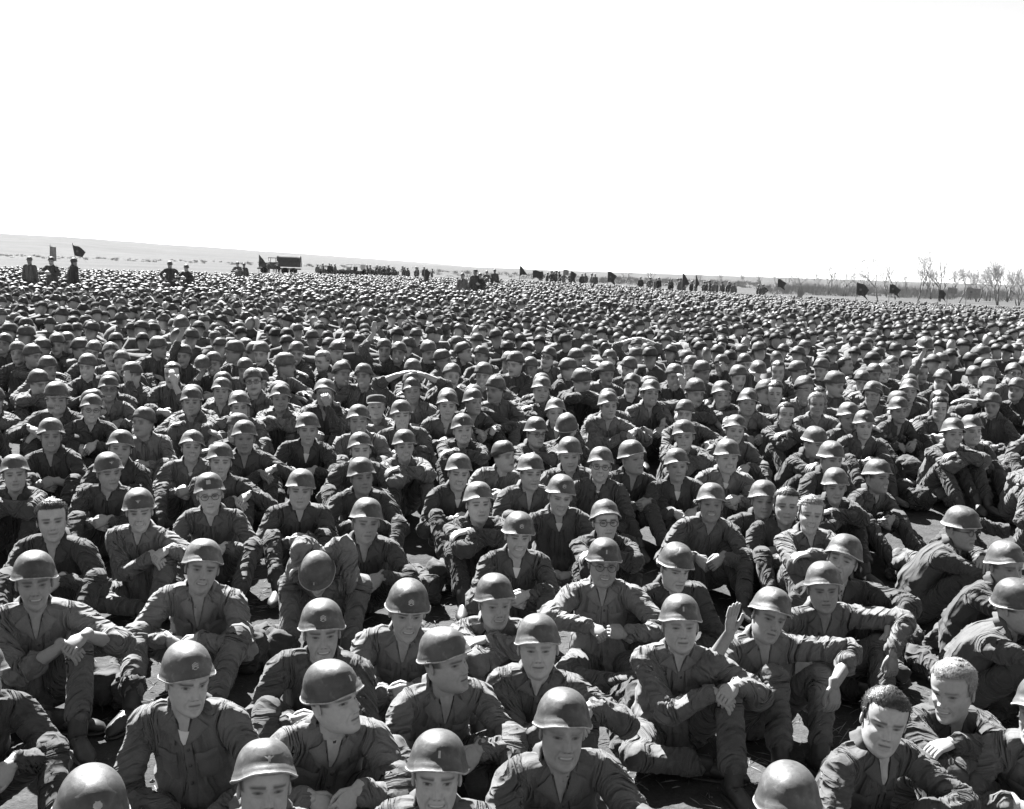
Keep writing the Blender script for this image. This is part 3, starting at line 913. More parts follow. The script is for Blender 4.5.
        if lod == 0:
            for s in (1, -1):
                Vp, Fp = patch([(s * 0.038, 0.135), (s * 0.125, 0.135), (s * 0.125, 0.178), (s * 0.038, 0.178)], 6, 4, 0.012, 0.006)
                V2, F2 = patch([(s * 0.042, 0.165), (s * 0.121, 0.165), (s * 0.119, 0.262), (s * 0.044, 0.262)], 5, 6, 0.007, 0.005)
                g = Geo(); g.add(Vp, Fp); g.add(V2, F2)
                out['pockets'].append(quick_mesh('pocket', g.verts(), g.F, ('jacket_cloth',)))
            g = Geo(); Vp, Fp = patch([(-0.004, vd), (0.028, vd), (0.028, 0.36), (-0.004, 0.36)], 3, 14, 0.008, 0.005); g.add(Vp, Fp, 0)
            for k in range(3):
                c = onchest(0.012, vd + 0.03 + 0.075 * k, 0.010); V, F = ellipsoid(c, (0.008, 0.004, 0.008), 4, 8); g.add(V, F, 1)
            out['placket'] = quick_mesh('placket', g.verts(), g.F, ('jacket_cloth', 'button_horn'), g.M)
    out['collar'] = quick_mesh('collar', trim.verts(), trim.F, ('jacket_cloth',))
    if out.get('throat') is not None:
        # the throat belongs to the body
        Vp, Fp = out['throat']
        me = out['body']; n = len(me.vertices)
        V0 = np.empty(n * 3, np.float32); me.vertices.foreach_get('co', V0); V0 = V0.reshape(-1, 3)
        sh = np.empty(n, np.float32); me.attributes['shade'].data.foreach_get('value', sh)
        faces = [tuple(p.vertices) for p in me.polygons] + [tuple(i + n for i in f) for f in Fp]
        m2 = quick_mesh('person', np.concatenate([V0, Vp]), faces, ('skin',))
        at = m2.attributes.new('shade', 'FLOAT', 'POINT'); at.data.foreach_set('value', np.concatenate([sh, np.full(len(Vp), sk * 0.93)]).astype(np.float32))
        bpy.data.meshes.remove(me); out['body'] = m2
    # headwear
    out['hair'] = out['cap'] = out['glasses'] = None
    wear = P.get('wear', 'helmet')
    if wear == 'bare':
        V, F = hair_mesh(J, lod, H, seed)
        out['hair'] = quick_mesh('hair', V, F, ('hair_fair' if H.get('fair') else 'hair_dark',))
    if wear == 'cap':
        V, F = [], []
        ng = 20
        for k, (zz, sc) in enumerate(((.045, 1.03), (.075, 1.06), (.10, 1.03), (.112, 0.80), (.116, 0.3))):
            for i in range(ng):
                ph = 2 * math.pi * i / ng
                V.append((0.083 * sc * math.sin(ph), 0.004 - 0.106 * sc * math.cos(ph), zz + 0.006 * math.cos(ph)))
        for k in range(4):
            for i in range(ng):
                a = k * ng + i; b = k * ng + (i + 1) % ng; F.append((a, b, b + ng, a + ng))
        F.append(tuple(4 * ng + i for i in range(ng))); nb = len(V)
        for i in range(9):
            ph = math.radians(-58 + 116 * i / 8)
            for r, z in ((1.0, 0.050), (1.28 + 0.32 * math.cos(ph * 1.3), 0.036)):
                V.append((0.085 * min(r, 1.15) * math.sin(ph), 0.004 - 0.108 * r * math.cos(ph), z + 0.004 * math.cos(ph)))
        F += [(nb + 2 * i, nb + 2 * i + 1, nb + 2 * i + 3, nb + 2 * i + 2) for i in range(8)]
        out['cap'] = quick_mesh('field_cap', J['head'] + np.array(V) @ (J['RH'] * HS).T, F, ('trouser_cloth',))
    if P.get('glasses'):
        g = Geo()
        for s in (1, -1):
            ring = [A(s * 0.0325 + 0.0225 * math.cos(q), -0.099 + 0.004 * abs(math.cos(q)), -0.001 + 0.019 * math.sin(q)) for q in np.linspace(0, 2 * math.pi, 15)[:-1]]
            ring.append(ring[0]); g.add(*tube(ring, [0.0021] * len(ring), 4, None, (False, False)))
            g.add(*tube([A(s * .054, -.095, .004), A(s * .072, -.06, .003), A(s * .077, .012, .0)], [.0018] * 3, 4))
        g.add(*tube([A(-.011, -.101, .004), A(0, -.108, .006), A(.011, -.101, .004)], [.002] * 3, 4))
        out['glasses'] = quick_mesh('glasses', J['head'] + g.verts() @ (J['RH'] * HS).T, g.F, ('glasses_frame',))
    return out
# ------------------------------------------------------------------ poses
UP = lambda x=0.15, y=0.62, sp=0.22: ('up', x, y, sp)
def pose(kind, **kw):
    P = {}
    if kind == 'clasp': P = dict(legs={1: UP(), -1: UP()}, arms={1: ('clasp',), -1: ('clasp',)}, lean=24)
    elif kind == 'rest': P = dict(legs={1: UP(.20, .62, .5), -1: UP(.20, .62, .5)}, arms={1: ('rest',), -1: ('rest',)}, lean=28)
    elif kind == 'fold': P = dict(legs={1: UP(.14, .60, .2), -1: UP(.14, .60, .2)}, arms={1: ('fold',), -1: ('fold',)}, lean=30)
    elif kind == 'cross': P = dict(legs={1: ('cross',), -1: ('cross',)}, arms={1: ('lap',), -1: ('lap',)}, lean=18)
    elif kind == 'crossrest': P = dict(legs={1: ('cross', 0.5), -1: ('cross', 0.5)}, arms={1: ('thigh',), -1: ('thigh',)}, lean=26)
    elif kind == 'kneeright': P = dict(legs={1: UP(.20, .54, .25), -1: ('cross',)}, arms={1: ('kneehold', 1), -1: ('kneehold', 1)}, lean=20)
    elif kind == 'kneeleft': P = dict(legs={-1: UP(.20, .54, .25), 1: ('cross',)}, arms={1: ('kneehold', -1), -1: ('kneehold', -1)}, lean=20)
    elif kind == 'hang': P = dict(legs={1: UP(.19, .54, .5), -1: UP(.19, .54, .5)}, arms={1: ('hang',), -1: ('hang',)}, lean=22)
    elif kind == 'down': P = dict(legs={1: UP(.17, .48, .3), -1: UP(.17, .48, .3)}, arms={1: ('fold',), -1: ('fold',)}, lean=46, head=(0, 52, 0))
    elif kind == 'wave': P = dict(legs={1: UP(.17, .45, .4), -1: UP(.05, .46, -.2)}, arms={1: ('hang',), -1: ('wave', (-0.085, -0.20, 0.17), (0.06, -0.02, 1.0), 0.04)}, lean=16)
    elif kind == 'raise': P = dict(legs={1: UP(), -1: UP()}, arms={1: ('clasp',), -1: ('wave', (-0.04, -0.10, 0.47))}, lean=10)
    elif kind == 'raiseright': P = dict(legs={1: UP(), -1: UP()}, arms={-1: ('clasp',), 1: ('wave', (0.04, -0.10, 0.47))}, lean=10)
    elif kind == 'face': P = dict(legs={1: UP(), -1: UP()}, arms={-1: ('clasp',), 1: ('at', (.07, -.33, .66), (-.3, .2, .9), (-.2, .9, 0), 0.5, (.5, -.2, -1))}, lean=16)
    elif kind == 'shade': P = dict(legs={1: UP(), -1: UP()}, arms={-1: ('at', (-.14, -.24, .86), (.75, -.2, .3), (.1, .3, -1), 0.15, (-1, 0, 0.1)), 1: ('at', (.14, -.24, .86), (-.75, -.2, .3), (-.1, .3, -1), 0.15, (1, 0, 0.1))}, lean=12)
    elif kind == 'pipe': P = dict(legs={1: ('cross',), -1: ('cross',)}, arms={-1: ('at', (-.10, -.32, .44), (.5, -.55, -.2), (.1, .5, -.8), 0.8, (-1, .1, .05)), 1: ('at', (.10, -.33, .40), (-.75, -.2, .2), (-.2, .8, -.3), 0.85, (1, .1, -.3))}, lean=10)
    elif kind == 'leanarm': P = dict(legs={1: UP(.18, .44, .3), -1: ('cross',)}, arms={1: ('hang',), -1: ('ground',)}, lean=4)
    elif kind == 'stretch': P = dict(legs={1: ('up', .14, .62, .1), -1: ('up', .12, .66, .1)}, arms={1: ('at', (.12, -.36, .42), (-.3, -.9, -.1), (-.3, .2, -.9), .5, (1, .2, -.3)), -1: ('at', (-.08, -.36, .40), (.3, -.9, -.1), (.3, .2, -.9), .5, (-1, .2, -.3))}, lean=22)
    elif kind == 'stand': P = dict(stand=True, legs={1: ('stand', .12, .02), -1: ('stand', .12, -.02)}, arms={1: ('side',), -1: ('side',)}, lean=3)
    elif kind == 'standhip': P = dict(stand=True, legs={1: ('stand', .15, .02), -1: ('stand', .15, -.02)}, arms={1: ('hip',), -1: ('hip',)}, lean=4)
    P.update(kw)
    return P

def person_face(rs):
    r = random.Random(rs)
    return dict(wide=r.uniform(.95, 1.06), jaw=r.uniform(.9, 1.12), smile=r.choice((0, 0, .1, .3, .7, .9)), nose=r.uniform(.85, 1.2), squint=r.uniform(.35, 1.0),
                skin=r.uniform(.20, .36), hairtone=r.choice((.02, .03, .05, .12)), stubble=r.random(), chin=r.uniform(.7, 1.4), hair=r.uniform(.010, .020))

def place(px, py, J, yaw, scale):
    """seat the man on the ground so that his head lies on the sight line of that picture point"""
    hl = rotz(yaw) @ (J['helm'] * scale)
    d = pix_ray(px, py)
    z = 0.4; root = None
    for _ in range(25):
        hz = z + hl[2]
        k = (hz - CAM[2]) / d[2]
        pt = CAM + d * k
        root = pt - hl
        z = 0.5 * z + 0.5 * float(ground_h(root[0], root[1]))
    return A(root[0], root[1], float(ground_h(root[0], root[1])))

ALL = []          # (x, y, scale) of every seated man already placed, for the mass behind to keep clear of
COUNT = {'people': 0}
def make_person(fig, P, loc, yaw, scale, label, lod, mirror=False, group=None, tone=None, tilt=None, insg=None, name='person'):
    r = R_
    tone = tone if tone is not None else r.choice((r.uniform(.55, .85), r.uniform(.8, 1.2), r.uniform(1.2, 1.9)))
    root = newobj(name, fig['body'], label=label, category='person', tone=r.uniform(.75, 1.15))
    if group: root['group'] = group
    root.location = loc; root.rotation_euler = (0, 0, math.radians(yaw)); root.scale = (-scale if mirror else scale, scale, scale)
    jk = newobj('jacket', fig['jacket'], root, tone=tone)
    newobj('collar', fig['collar'], jk, tone=tone * 1.04)
    for pk in fig['pockets']: newobj('pocket', pk, jk, tone=tone * 1.05)
    if fig['placket']: newobj('placket', fig['placket'], jk, tone=tone * 1.03)
    if fig['undershirt']: newobj('undershirt', fig['undershirt'], root)
    newobj('trousers', fig['trousers'], root, tone=tone * r.uniform(.85, 1.1))
    for b in fig['boots']: newobj('boot', b, root)
    if fig['hair']: newobj('hair', fig['hair'], root)
    if fig['cap']: newobj('field_cap', fig['cap'], root, tone=.8)
    if fig['glasses']: newobj('glasses', fig['glasses'], root)
    if P.get('wear', 'helmet') == 'helmet':
        hm = newobj('helmet', helmet_mesh(lod), root, tone=r.uniform(.75, 1.3))
        J = fig['J']; tl = tilt if tilt is not None else (r.uniform(-4, 5), r.uniform(-4, 4))
        M = J['RH'] @ rotx(tl[0]) @ roty(tl[1])
        T = Matrix(M.tolist()).to_4x4(); T.translation = Vector(J['head'] + J['RH'] @ A(0, .002, -.004))
        hm.matrix_local = T
        if insg: newobj('insignia', insignia(insg), hm)
    COUNT['people'] += 1
    return root

# ------------------------------------------------------------------ the men one can tell apart: picture point of the helmet, yaw, pose, extras, label
# yaw > 0 turns the man towards the right of the picture; head = (yaw, pitch, roll) against that
FR = [
 (33, 563, 22, 'kneeright', dict(rolled=True, head=(-14, 4, 0), smile=.7), None, "smiling helmeted soldier with rolled sleeves clasping his raised knee at the left edge"),
 (205, 550, 2, 'rest', dict(head=(6, 2, 9), smile=.6, open=1.2), None, "smiling soldier with tilted head, forearms spread on both knees, bare ground beside him"),
 (315, 567, 0, 'down', dict(), 'bar', "soldier with his head bowed onto folded arms, helmet crown facing forward"),
 (321, 612, 0, 'clasp', dict(head=(6, 4, 0), smile=.8), 'chevron', "smiling soldier with chevron helmet, directly in front of the man bowing his head"),
 (188, 657, 8, 'cross', dict(head=(14, 10, 6), tee=True, lean=20), 'chevron', "soldier with white undershirt at the collar and tilted chevron helmet, seated by bare ground"),
 (328, 676, 22, 'rest', dict(head=(28, -2, 0)), 'bar', "soldier in three-quarter profile looking right, squinting, near the front"),
 (265, 757, 4, 'rest', dict(head=(8, -4, 4), hairtone=.02, squint=.9), 'eagle', "dark-browed young soldier with helmet pushed back, chin at the bottom edge"),
 (91, 789, 8, 'cross', dict(head=(4, 14, 0)), 'badge', "helmet with pale hexagonal badge, its wearer's face cut off by the bottom edge"),
 (-22, 655, 40, 'rest', dict(head=(0, 8, 0)), None, "soldier leaning in from the left edge, only his folded sleeves in view"),
 (409, 592, 4, 'clasp', dict(head=(4, 12, 0), smile=.6), 'chevron', "soldier smiling down with chevron on the front of his helmet, centre left"),
 (495, 585, 8, 'fold', dict(head=(6, 6, 3), smile=.9), None, "grinning soldier hugging his knees, squeezed behind two men in the centre"),
 (442, 641, 20, 'rest', dict(head=(30, 0, 0)), None, "soldier in the centre gazing off to the right, arm stretched over his knee"),
 (538, 627, 6, 'kneeright', dict(head=(-6, 0, 0), wide=1.1, smile=.4), None, "round-faced soldier with hands clasped around his knee, wearing a ring"),
 (564, 705, 10, 'rest', dict(head=(0, 2, 0), smile=.7, tee=False, squint=.8), None, "squinting smiling soldier with plain helmet, front and centre at the bottom edge"),
 (438, 748, -2, 'clasp', dict(head=(4, 0, 2), hairtone=.02), 'bar', "frowning soldier with thick eyebrows and big helmet, cut at the chin by the bottom edge"),
 (605, 548, 0, 'pipe', dict(head=(6, 6, 0), glasses=True), 'bar', "soldier in glasses with a cigarette in his mouth, both hands at his chest"),
 (519, 521, 8, 'clasp', dict(head=(0, 8, 5), smile=.95, tee=True), 'chevron', "laughing soldier with white collar and chevron helmet, mid centre"),
 (677, 553, 12, 'cross', dict(head=(10, 14, 0)), None, "soldier looking down in shade, just behind the man at right of centre facing front"),
 (680, 606, 4, 'kneeright', dict(head=(2, 0, 0)), 'bar', "serious soldier with bright shoulder, hand resting on his knee, right of centre"),
 (774, 599, 12, 'wave', dict(head=(4, 4, 14), open=.6, rolled=True), None, "waving soldier with raised open palm and tilted helmet"),
 (823, 572, 8, 'hang', dict(head=(-4, 6, 0), squint=1.0), None, "squinting soldier behind the waving man, arm draped over his knee"),
 (848, 545, -6, 'leanarm', dict(head=(-6, -8, 10), smile=.5), None, "lounging soldier with helmet tipped back beside a heap of clothing"),
 (889, 697, 22, 'stretch', dict(head=(-16, 6, 10), wear='bare', hairtone=.02, hair=.013), None, "bareheaded dark-haired soldier with arms stretched forward over his knees, lower right"),
 (954, 668, 14, 'fold', dict(head=(-42, 12, 0), wear='bare', fair=True, hairtone=.1, hair=.010), None, "bareheaded soldier with short fair hair glancing left, lower right"),
 (790, 783, 2, 'cross', dict(head=(2, 10, 0)), None, "helmet and eyes of a soldier cut off by the bottom edge, right of centre"),
 (1006, 551, 40, 'fold', dict(head=(-10, 8, 0)), None, "helmeted soldier in shade at the right edge, upper of the two there"),
 (1017, 590, 55, 'fold', dict(head=(0, 10, 0)), None, "helmeted soldier with a broad dark back at the right edge, lower of the two there"),
 (1046, 690, -30, 'rest', dict(), None, "soldier at the right edge by the bottom corner, only his sleeve in view"),
 (14, 462, 10, 'fold', dict(head=(-4, 2, 0)), None, "helmeted soldier hugging his knees at the left edge, large in the fifth row"),
 (51, 425, 6, 'clasp', dict(head=(0, 2, 0), smile=.8, rolled=True), None, "smiling soldier with rolled sleeves above the bareheaded curly man on the left"),
 (57, 391, 4, 'clasp', dict(smile=.8), None, "smiling soldier in the left block, behind the one with rolled sleeves"),
 (92, 400, 20, 'rest', dict(head=(-10, 4, 0), glasses=True), None, "soldier in dark sunglasses among the left rows"),
 (109, 381, 25, 'rest', dict(head=(-20, 0, 0), glasses=True), None, "tall soldier in glasses stretching his arm to the right, left rows"),
 (51, 505, 6, 'rest', dict(head=(0, 4, 0), wear='bare', hairtone=.02, hair=.017, smile=.4), None, "bareheaded soldier with dark curly hair on the left, knee raised"),
 (108, 460, 10, 'clasp', dict(head=(10, 6, 0)), 'eagle', "soldier with emblem on his helmet between the curly-haired man and the next row"),
 (121, 437, 4, 'clasp', dict(head=(2, 0, 0)), None, "soldier half hidden behind the emblem helmet, left rows"),
 (139, 497, 4, 'kneeright', dict(head=(0, 8, 0), smile=.9), 'eagle', "grinning soldier with crossed wrists on his knee, emblem on his helmet, left"),
 (192, 393, 0, 'fold', dict(), None, "soldier with folded arms, sixth row left"),
 (192, 437, 8, 'clasp', dict(head=(0, -4, 6), smile=.6), None, "young smiling soldier leaning on his arm behind the man in glasses, left"),
 (221, 450, 14, 'kneeright', dict(head=(-8, 2, 4)), None, "soldier with tilted helmet behind the man in glasses, left of centre"),
 (209, 481, 10, 'rest', dict(head=(-6, 6, 0), glasses=True), 'patch', "soldier in glasses with a pale patch on his helmet, hands linked between knees"),
 (239, 398, 6, 'rest', dict(head=(0, 4, 0)), None, "soldier in the sixth row with arms spread on his knees, left of centre"),
 (244, 427, 12, 'kneeright', dict(head=(-6, 4, 0)), None, "soldier above the man in glasses with wrists crossed over one knee"),
 (222, 383, 0, 'clasp', dict(), None, "soldier partly hidden behind the sixth row, left of centre"),
 (280, 390, 4, 'fold', dict(smile=.5), None, "soldier with folded arms and bright helmet top, sixth row left of centre"),
 (308, 419, 10, 'rest', dict(head=(-4, 6, 0)), None, "soldier with forearms reaching out over his knees, upper left of centre"),
 (301, 477, 14, 'clasp', dict(head=(-10, 6, 0)), None, "soldier with arms crossed over his knee, behind the man who bows his head"),
 (325, 385, -4, 'face', dict(smile=.4), None, "young soldier with helmet pushed back and hand near his face, left of centre"),
 (358, 411, 4, 'clasp', dict(), None, "soldier in the seventh row above the centre left, hands around knees"),
 (376, 398, 0, 'fold', dict(wear='cap'), None, "soldier in a dark field cap among the helmets, centre left"),
 (401, 406, 4, 'clasp', dict(smile=.6), None, "soldier right of the field cap, smiling under his helmet"),
 (412, 383, 0, 'clasp', dict(), None, "soldier behind and right of the field cap, upper centre"),
 (404, 436, 20, 'fold', dict(head=(-10, 0, 0), tone_=1.5), None, "soldier in a pale jacket turned right with folded sleeves, centre left"),
 (360, 439, 10, 'rest', dict(head=(-4, 2, 0)), None, "soldier behind the one resting hands between knees, centre left"),
 (361, 465, 10, 'rest', dict(head=(4, 0, 0)), None, "heavy-jawed soldier resting linked hands on his knees, centre left"),
 (367, 507, 14, 'rest', dict(head=(-2, 6, 0)), None, "soldier with wrists crossed above the bowing man's right, centre left"),
 (448, 397, 4, 'clasp', dict(), None, "soldier upper centre with shoulders square to the front"),
 (473, 394, 25, 'rest', dict(head=(4, 0, 0)), None, "soldier upper centre turned right with his forearms out"),
 (462, 420, 8, 'fold', dict(), 'bar', "soldier with arms folded over knees, upper centre"),
 (460, 461, 14, 'clasp', dict(head=(-6, 8, 0), tone_=.75), None, "dark-jacketed soldier with shaded eyes, centre"),
 (478, 490, 12, 'fold', dict(head=(0, 2, 0)), None, "soldier with sleeve patch facing front in the centre, helmet rim shining"),
 (531, 461, 16, 'clasp', dict(head=(2, 6, 0)), None, "soldier turned slightly right, centre, behind the laughing man"),
 (536, 423, 20, 'fold', dict(head=(6, 8, 0), glasses=True), None, "soldier in glasses looking down right, upper centre"),
 (555, 404, 6, 'clasp', dict(), None, "soldier upper centre just left of the helmet with a white number"),
 (567, 420, 165, 'clasp', dict(), None, "soldier facing away with a white patch on his helmet"),
 (569, 444, 4, 'clasp', dict(head=(2, 10, 0), smile=.4), None, "soldier below the white-patched helmet, looking down"),
 (602, 454, 0, 'cross', dict(head=(0, 4, 0), glasses=True, smile=.8, tone_=.9), None, "soldier in glasses sitting upright and grinning, right of centre"),
 (608, 397, 14, 'kneeright', dict(head=(0, 4, 0)), None, "soldier with both arms out around his knee, upper right of centre"),
 (562, 483, 4, 'cross', dict(head=(4, 14, 0), tee=True, smile=.6), 'chevron', "broad soldier with white undershirt and chevron helmet, centre"),
 (605, 508, 6, 'fold', dict(head=(4, 0, 0), glasses=True), None, "soldier in glasses with helmet pushed back, behind the man with the cigarette"),
 (631, 447, 24, 'clasp', dict(head=(12, 2, 0)), None, "soldier looking right beside the grinning man in glasses"),
 (497, 384, 0, 'clasp', dict(), None, "soldier in the eighth row, upper centre"),
 (542, 382, 8, 'fold', dict(), None, "soldier with folded sleeves in the eighth row, upper centre"),
 (677, 455, 6, 'rest', dict(head=(0, 2, 0)), None, "soldier right of centre with pale sleeves over his knees"),
 (684, 426, 14, 'fold', dict(head=(-20, 6, 0)), None, "soldier in half shade behind the pale-sleeved man, right of centre"),
 (651, 385, 16, 'rest', dict(), None, "soldier reaching one arm right, upper right of centre"),
 (695, 387, 4, 'fold', dict(), None, "soldier in the eighth row, right of centre"),
 (722, 387, 6, 'clasp', dict(), None, "soldier in the eighth row, next right of the one folding his arms"),
 (748, 395, 10, 'rest', dict(smile=.5), None, "smiling soldier right of centre below the raised helmet"),
 (736, 421, 10, 'rest', dict(head=(-2, 2, 0), smile=.7), None, "smiling soldier with forearms down on his knees, right of centre"),
 (727, 446, 8, 'clasp', dict(head=(4, 4, 0), smile=.9), None, "laughing soldier in a dark jacket, right of centre"),
 (786, 406, 10, 'fold', dict(wear='bare', hairtone=.03), None, "bareheaded dark-haired soldier with arms folded, upper right"),
 (775, 386, 0, 'clasp', dict(wear='bare', hairtone=.02), None, "bareheaded soldier half hidden behind the folded-arms one, upper right"),
 (817, 396, 4, 'clasp', dict(wear='bare', fair=True, hairtone=.12), None, "bareheaded soldier with cropped fair hair, upper right"),
 (805, 385, 0, 'clasp', dict(), None, "soldier between the two bareheaded men, upper right"),
 (848, 408, 20, 'clasp', dict(head=(-4, 6, 0)), None, "soldier with a darker helmet, half behind his neighbour, upper right"),
 (864, 416, 8, 'clasp', dict(head=(0, 10, 0), tee=True), 'eagle', "soldier with scuffed helmet and undershirt showing, upper right"),
 (873, 387, 4, 'clasp', dict(head=(0, -6, 0)), None, "soldier with helmet pushed far back, upper right"),
 (898, 402, 22, 'rest', dict(head=(-6, 4, 0)), None, "soldier turned right with an arm along his knee, upper right"),
 (816, 433, 30, 'fold', dict(head=(10, 16, 0)), None, "hunched soldier looking down to the right, upper right"),
 (832, 448, 24, 'clasp', dict(head=(2, 8, 0), tone_=.7), None, "soldier in a dark jacket turned right, in front of the hunched man"),
 (836, 475, 8, 'fold', dict(head=(-4, 8, 0), smile=.4), None, "soldier with folded arms behind the tall bareheaded man"),
 (877, 466, 28, 'clasp', dict(head=(14, 4, 0)), None, "soldier gazing right with wristwatch arm round his knees, right"),
 (812, 501, 4, 'fold', dict(wear='bare', fair=True, hairtone=.08, head=(0, 2, 0), smile=.6, lean=14, tone_=1.3), None, "tall bareheaded soldier in a pale jacket, right of centre"),
 (764, 488, 6, 'rest', dict(head=(-2, 2, 0), smile=.4), None, "soldier with plain helmet left of the tall bareheaded man"),
 (712, 491, 2, 'rest', dict(head=(0, 0, 0), smile=.9, tone_=1.2), None, "smiling soldier with one hand on his raised knee, right of centre"),
 (962, 515, 62, 'fold', dict(head=(-14, 10, 0), glasses=True, tone_=.75), None, "soldier in glasses seated sideways with a broad dark back, right"),
 (939, 401, 4, 'clasp', dict(wear='bare', hairtone=.05), None, "bareheaded soldier far right above the man folding his arms"),
 (953, 424, 12, 'fold', dict(head=(4, 2, 0)), None, "soldier with arms folded across his knees beside a gap in the crowd, right"),
 (971, 421, 10, 'clasp', dict(head=(10, 6, 0)), None, "soldier at the gap on the right, behind the folded-arms man's shoulder"),
 (910, 384, 0, 'clasp', dict(), None, "soldier in the ninth row on the right"),
 (787, 493, 2, 'clasp', dict(wear='bare', hairtone=.03), None, "bareheaded soldier whose face peeps between two men, right of centre"),
]
FIG_PTS = []
def build_front():
    for i, (px, py, yaw, kind, ex, insg, label) in enumerate(FR):
        lod = 0 if py > 535 else 1
        P = pose(kind, seed=i)
        f = person_face(i * 31 + 7)
        ex = dict(ex); tone = ex.pop('tone_', None)
        for k in ('smile', 'squint', 'wide', 'hairtone', 'hair', 'fair'):
            if k in ex: f[k] = ex.pop(k)
        P.update(ex); P['face'] = f
        rr = random.Random(i + 400)
        if kind != 'down':
            hd_ = P.get('head', (0, 0, 0)); P['head'] = (hd_[0] - 0.75 * math.degrees(math.atan((px - 512) / F_PX)), hd_[1] - 9, hd_[2] + rr.uniform(-5, 5))
        P['lean'] = P['lean'] + rr.uniform(-4, 4); P['twist'] = rr.uniform(-7, 7); P['side'] = rr.uniform(-4, 4)
        P.setdefault('open', rr.uniform(-1.0, 0.7)); P['build'] = rr.uniform(.96, 1.08)
        if i % 7 == 3: P.setdefault('tee', True)
        fig = build_figure(P, lod, i * 13 + 5)
        sc = rr.uniform(1.06, 1.12)
        loc = place(px, py, fig['J'], yaw, sc)
        tl = (-9, 0) if 'back' in label and 'helmet' in label and 'pushed' in label else None
        o = make_person(fig, P, loc, yaw, sc, label, lod, tone=tone, insg=insg if P.get('wear', 'helmet') == 'helmet' else None, tilt=tl)
        ALL.append((loc[0], loc[1], 0.0)); FIG_PTS.append((o, fig, px, py, yaw, sc, loc))
# ------------------------------------------------------------------ the middle rows
_A = [(20,150),(95,105),(50,80),(100,68),(165,78),(70,185),(130,195),(172,170),(228,150),(268,145),(255,85),(305,100),(333,130),(360,55),(400,72),(380,110),(320,170),(376,180),(440,190),(350,235),(190,243),(152,300),(225,352),(485,222),(440,308),(528,268),(366,380),(513,108),(525,45),(578,65),(575,95),(600,112),(645,102),(640,60),(632,163),(705,132),(678,78),(735,195),(768,360),(855,225),(890,308),(940,180),(980,250),(1010,295),(957,385),(850,140),(890,135),(838,110),(780,115),(830,70),(865,55),(950,115),(945,60),(985,170),(1000,75),(1015,185),(690,262)]
_B = [(20,185),(12,115),(60,145),(80,95),(105,155),(140,120),(165,185),(205,97),(220,150),(275,140),(255,70),(305,60),(330,180),(348,108),(372,140),(410,168),(395,125),(398,88),(447,98),(515,172),(530,145),(575,185),(560,110),(590,105),(510,70),(630,175),(620,145),(690,180),(655,90),(690,75),(710,125),(665,125),(760,160),(765,105),(785,75),(825,70),(825,185),(830,125),(880,112),(865,155),(905,100),(905,200),(928,135),(950,75),(968,160),(995,100),(1015,155),(740,215),(115,230),(265,215),(345,265),(430,275),(275,340),(95,345),(15,295),(625,305),(625,255),(785,275),(910,270),(960,325),(765,375),(870,360),(1015,225),(290,105)]
_C = [(15,225),(75,245),(118,312),(45,155),(60,118),(120,160),(150,205),(175,140),(210,170),(225,250),(258,210),(280,295),(285,155),(245,120),(305,105),(325,140),(325,180),(372,135),(368,175),(390,215),(378,265),(412,165),(455,155),(440,130),(467,105),(470,245),(485,315),(500,165),(555,325),(385,375),(530,130),(580,140),(635,155),(650,275),(700,155),(755,155),(715,240),(760,260),(735,335),(840,235),(838,345),(800,105),(750,120),(785,145),(850,160),(840,130),(925,150),(980,140),(975,190),(930,230),(905,195),(908,280),(945,372),(1010,215),(1015,340),(100,95),(240,85),(380,85),(440,80)]
_D = [(15,155),(15,215),(45,145),(62,195),(125,185),(120,220),(120,260),(145,325),(40,255),(30,335),(195,365),(175,170),(195,225),(240,170),(215,250),(258,205),(305,240),(270,305),(330,140),(365,130),(365,170),(325,200),(365,225),(380,300),(420,345),(425,270),(465,265),(495,240),(545,220),(500,205),(460,215),(435,195),(470,180),(520,150),(565,315),(520,385),(615,265),(700,295),(690,375),(715,230),(665,235),(770,240),(755,185),(710,190),(680,170),(815,215),(835,190),(825,280),(885,255),(905,195),(950,210),(995,195),(985,270),(300,105),(900,390),(1000,330),(880,320)]
BARE = {('A', 690, 262), ('A', 850, 140), ('B', 265, 215), ('D', 40, 255), ('D', 30, 335), ('D', 195, 365), ('D', 305, 240), ('D', 465, 265), ('D', 615, 265), ('D', 690, 375), ('D', 880, 320)}
SPECIAL = {('A', 690, 262): ('face', None, "bareheaded laughing soldier shading his face with one hand, left of centre"),
           ('A', 735, 195): ('raise', (185, 322), "soldier with helmet pushed back, lifting another helmet high above his head"),
           ('A', 855, 225): ('raise', (203, 372), "soldier holding a helmet out in front of his neighbour's face, left of centre"),
           ('B', 515, 172): ('raise', (374, 333), "soldier in the middle rows raising a bare forearm with open hand"),
           ('B', 625, 305): ('shade', None, "soldier with both elbows out, hands up to his helmet brim, upper centre"),
           ('C', 500, 165): ('shade', None, "soldier holding both hands up before his eyes, right of centre"),
           ('C', 650, 275): ('face', None, "smiling soldier with one hand lifted beside his cheek, right of centre"),
           ('D', 615, 265): ('raise', (924, 352), "bareheaded soldier lifting his helmet above his head on the right"),
           ('C', 908, 280): ('raiseright', (757, 378), "soldier holding a helmet up beside him, right of centre")}
HOLDS = {('A', 735, 195), ('A', 855, 225), ('D', 615, 265), ('C', 908, 280)}
MID = []
for tag_, x0, L in (('A', 0, _A), ('B', 256, _B), ('C', 512, _C), ('D', 768, _D)):
    for (zx, zy) in L:
        MID.append((x0 + zx * .25, 300 + zy * .25, (tag_, zx, zy)))

